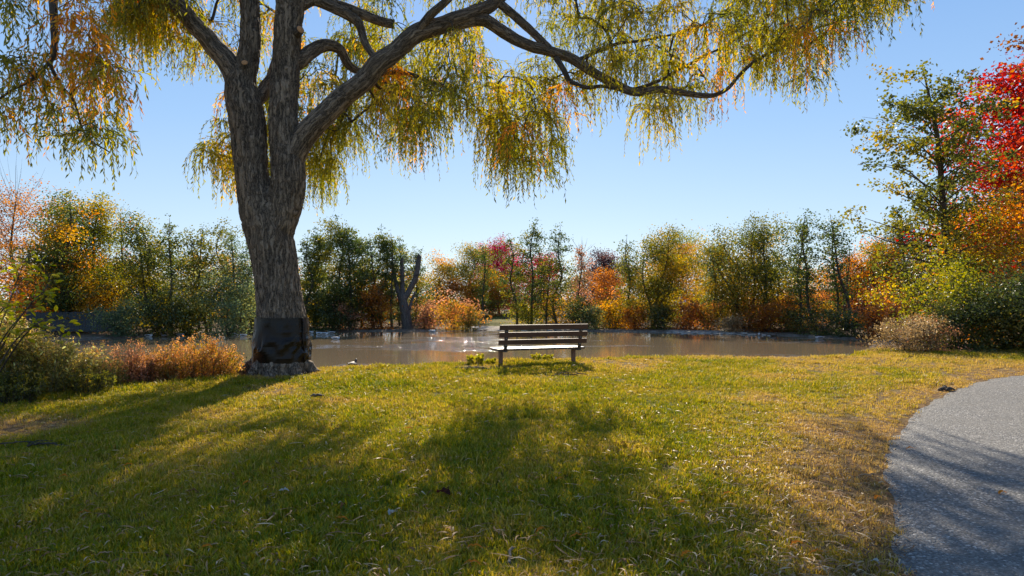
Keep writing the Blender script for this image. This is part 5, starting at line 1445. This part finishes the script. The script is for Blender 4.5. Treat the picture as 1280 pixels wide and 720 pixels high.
for (px, Y, rz, dk, pl, lab) in [
    (186, 40.0, 0.2, False, True, 'pale duck alone at the far waterline above the pink topped bushes'),
    (205, 39.8, 2.9, True, False, 'brown duck at the far waterline, second from the left'),
    (226, 41.0, 0.3, False, False, 'grey drake at the far waterline below the yellow green shrub'),
    (268, 42.6, 3.0, False, False, 'grey drake resting left of the pair nearest the willow'),
    (284, 42.9, 0.1, True, False, 'brown duck resting against the dark bank, left of the pale pair'),
    (294, 41.4, 0.3, False, True, 'pale duck afloat, left one of the pair nearest the willow trunk'),
    (304, 40.2, 3.0, False, True, 'pale duck afloat, right one of the pair nearest the willow trunk'),
    (312, 43.2, 0.2, True, False, 'brown duck at the bank touching the willow trunk outline'),
    (388, 44.0, 0.0, False, False, 'grey drake just right of the wrapped trunk'),
    (399, 42.6, 2.9, False, True, 'pale duck foremost in the group right of the trunk'),
    (406, 42.2, 0.2, False, True, 'pale duck second in the group right of the trunk'),
    (414, 43.6, 3.1, False, False, 'grey drake at the right end of the group by the trunk'),
    (420, 37.4, 0.2, False, True, 'lone pale duck on open water right of the trunk group'),
    (541, 45.6, 0.1, False, True, 'pale duck below the pink topped shrub on the far side'),
    (949, 41.2, 1.2, False, True, 'small white duck below the orange shrub on the far right water'),
    (967, 40.5, 0.2, True, False, 'brown duck on the water right of the small white one'),
    (1024, 37.8, 2.9, False, False, 'grey drake on the water below the leaning alders')]:
    duck(px, Y, rz=rz, dark=dk, pale=pl, label=lab)

# ------------------------------------------------------------------ shore stones (pale) along the far waterline
M_stone = simple_mat('shore_stone', (0.50, 0.44, 0.36), .95, (0.26, 0.22, 0.17), 8, .5)
M_log = M_greybark
def stone_mesh(seed, s):
    import bmesh
    bm = bmesh.new(); bmesh.ops.create_icosphere(bm, subdivisions=2, radius=1)
    for v in bm.verts:
        k_ = 1 + .28 * mn.noise(v.co * 1.3 + Vector((seed * 3.1, 0, 0)))
        v.co = Vector((v.co.x * k_ * s, v.co.y * k_ * s * .8, v.co.z * k_ * s * .5))
    me = bpy.data.meshes.new('stone'); bm.to_mesh(me); bm.free(); me.materials.append(M_stone)
    return me
sm_ = [stone_mesh(i, .22) for i in range(5)]
r = RS(31)
rocks = []
def shore_y(x):
    ys_ = np.linspace(30, 56, 261); s = sdist(np.full(261, x), ys_, pond)
    k_ = np.where(s > 0)[0]
    return ys_[k_[-1]] if len(k_) else 45
for (p0, p1, n_) in ((592, 634, 16), (832, 930, 26), (655, 700, 3)):
    for i in range(n_):
        px = r.uniform(p0, p1); x = (px - HX) / F * 46
        y = shore_y(x) + r.uniform(-1.6, -.2)
        o = link('shore_stone', sm_[i % 5], loc=(x, y, WATER_Z + r.uniform(-.03, .05)), rz=r.uniform(0, 6), cat='stone', label='pale stone half sunk along the far waterline', group='pale stones along the far waterline')
        o.scale = (r.uniform(.5, 1.8), r.uniform(.5, 1.2), r.uniform(.25, .6))

# ------------------------------------------------------------------ distant built things
def plank_fence():
    M = simple_mat('fence_wood', (0.075, 0.085, 0.09), .9, (0.04, 0.045, 0.05), 8, .3, (8, 8, 1))
    root = empty('wooden_fence', ((60 - HX) / F * 40, 40.0, -.38), 'low blue grey board fence on the far bank at the left', 'fence')
    me = bpy.data.meshes.new('board')
    import bmesh
    bm = bmesh.new(); bmesh.ops.create_cube(bm, size=1)
    for v in bm.verts: v.co = Vector((v.co.x * .15, v.co.y * .025, v.co.z * 1.15 + .55))
    bm.to_mesh(me); bm.free(); me.materials.append(M)
    rr = random.Random(3)
    for i in range(32):
        o = link('board', me, root, loc=(-1.2 + i * .165, .01 * (i % 2), rr.uniform(-.03, .03)))
    for z in (.25, .85):
        bm_obj('rail', box(-1.25, 4.1, .03, .09, z, z + .09, .005), M, root)
    for x in (-1.2, .6, 2.4, 4.05):
        bm_obj('post', box(x - .06, x + .06, .09, .21, -.3, 1.2, .006), M, root)
plank_fence()
def prism(pts, y0, y1):
    import bmesh
    bm = bmesh.new()
    a = [bm.verts.new((x, y0, z)) for x, z in pts]; b = [bm.verts.new((x, y1, z)) for x, z in pts]
    bm.faces.new(a); bm.faces.new(b[::-1]); n = len(pts)
    for i in range(n): bm.faces.new([a[(i + 1) % n], a[i], b[i], b[(i + 1) % n]])
    bmesh.ops.recalc_face_normals(bm, faces=bm.faces)
    return bm
def pavilion():
    import bmesh
    Y = 60.0; x = (850 - HX) / F * Y
    M1 = simple_mat('pavilion_roof', (0.70, 0.70, 0.72), .6, (0.55, 0.56, 0.60), 6, .1)
    M2 = simple_mat('pavilion_post', (0.30, 0.32, 0.36), .7)
    root = empty('pavilion', (x, Y, hz(x, Y)), 'small pavilion with a pale pyramid roof among the far shrubs', 'pavilion')
    bm = bmesh.new()
    v = [bm.verts.new(p) for p in ((-.85, -.85, 1.30), (.85, -.85, 1.30), (.85, .85, 1.30), (-.85, .85, 1.30), (0, 0, 2.0))]
    for f in ((0, 1, 4), (1, 2, 4), (2, 3, 4), (3, 0, 4), (3, 2, 1, 0)): bm.faces.new([v[i] for i in f])
    bm_obj('roof', bm, M1, root)
    for sx in (-.7, .7):
        for sy in (-.7, .7):
            bm_obj('post', box(sx - .05, sx + .05, sy - .05, sy + .05, -.1, 1.3, .005), M2, root)
    bm_obj('railing', box(-.7, .7, -.73, -.68, .75, .83, .005), M2, root)
pavilion()
def house(px, Y, w, d, hwall, hroof, label, wall, roofc, nwin, name='house'):
    x = (px - HX) / F * Y
    root = empty(name, (x, Y, hz(x, Y)), label, 'house')
    Mw = simple_mat('house_wall', wall, .85, tuple(c * .85 for c in wall), 4, .1)
    Mr = simple_mat('house_roof', roofc, .8, tuple(c * .7 for c in roofc), 5, .3)
    Mg = simple_mat('house_glass', (.03, .035, .045), .1, (.04, .045, .05), 2, 0)
    Mf = simple_mat('house_trim', (.75, .75, .73), .6)
    bm_obj('wall', prism([(-w/2, -.3), (w/2, -.3), (w/2, hwall), (0, hwall + hroof * .96), (-w/2, hwall)], 0, d), Mw, root)
    for s in (-1, 1):
        bm_obj('roof', prism([(0, hwall + hroof), (s * (w/2 + .4), hwall - .4 * hroof / (w / 2)), (s * (w/2 + .4), hwall - .4 * hroof / (w / 2) + .14), (0, hwall + hroof + .16)], -.35, d + .35), Mr, root)
    for i in range(nwin):
        wx_ = -w/2 + w * (i + .5) / nwin
        f = bm_obj('window', box(wx_ - .55, wx_ + .55, -.06, -.005, 1.0, 2.3, .01), Mf, root)
        bm_obj('pane', box(wx_ - .47, wx_ + .47, -.10, -.065, 1.08, 2.22, .004), Mg, f)
house(1098, 68, 9, 7, 2.6, 2.4, 'grey house with dark windows glimpsed behind the orange trees on the right', (.42, .38, .38), (.13, .11, .11), 4)
house(146, 74, 10, 7, 2.8, 2.0, 'white house wall glimpsed through the trees left of the willow', (.78, .79, .80), (.20, .20, .22), 3)
house(60, 78, 9, 7, 2.8, 2.2, 'pale house glimpsed between the stems at the far left', (.72, .74, .78), (.24, .22, .22), 3)
# picnic bench beyond the clearing
def far_bench():
    Y = 60; x = (641 - HX) / F * Y
    root = empty('picnic_table', (x, Y, hz(x, Y)), 'dark grey picnic table at the back of the grass clearing', 'picnic table')
    M = simple_mat('table_wood', (.10, .11, .12), .8)
    bm_obj('tabletop', box(-.95, .95, -.38, .38, .70, .76), M, root)
    for s in (-1, 1):
        bm_obj('bench_seat', box(-.95, .95, s * .72 - .14, s * .72 + .14, .42, .47), M, root)
        bm_obj('leg_frame', prism([(s * .7 - .04, 0), (s * .7 + .04, 0), (s * .7 + .04, .70), (s * .7 - .04, .70)], -.6, .6), M, root)
far_bench()
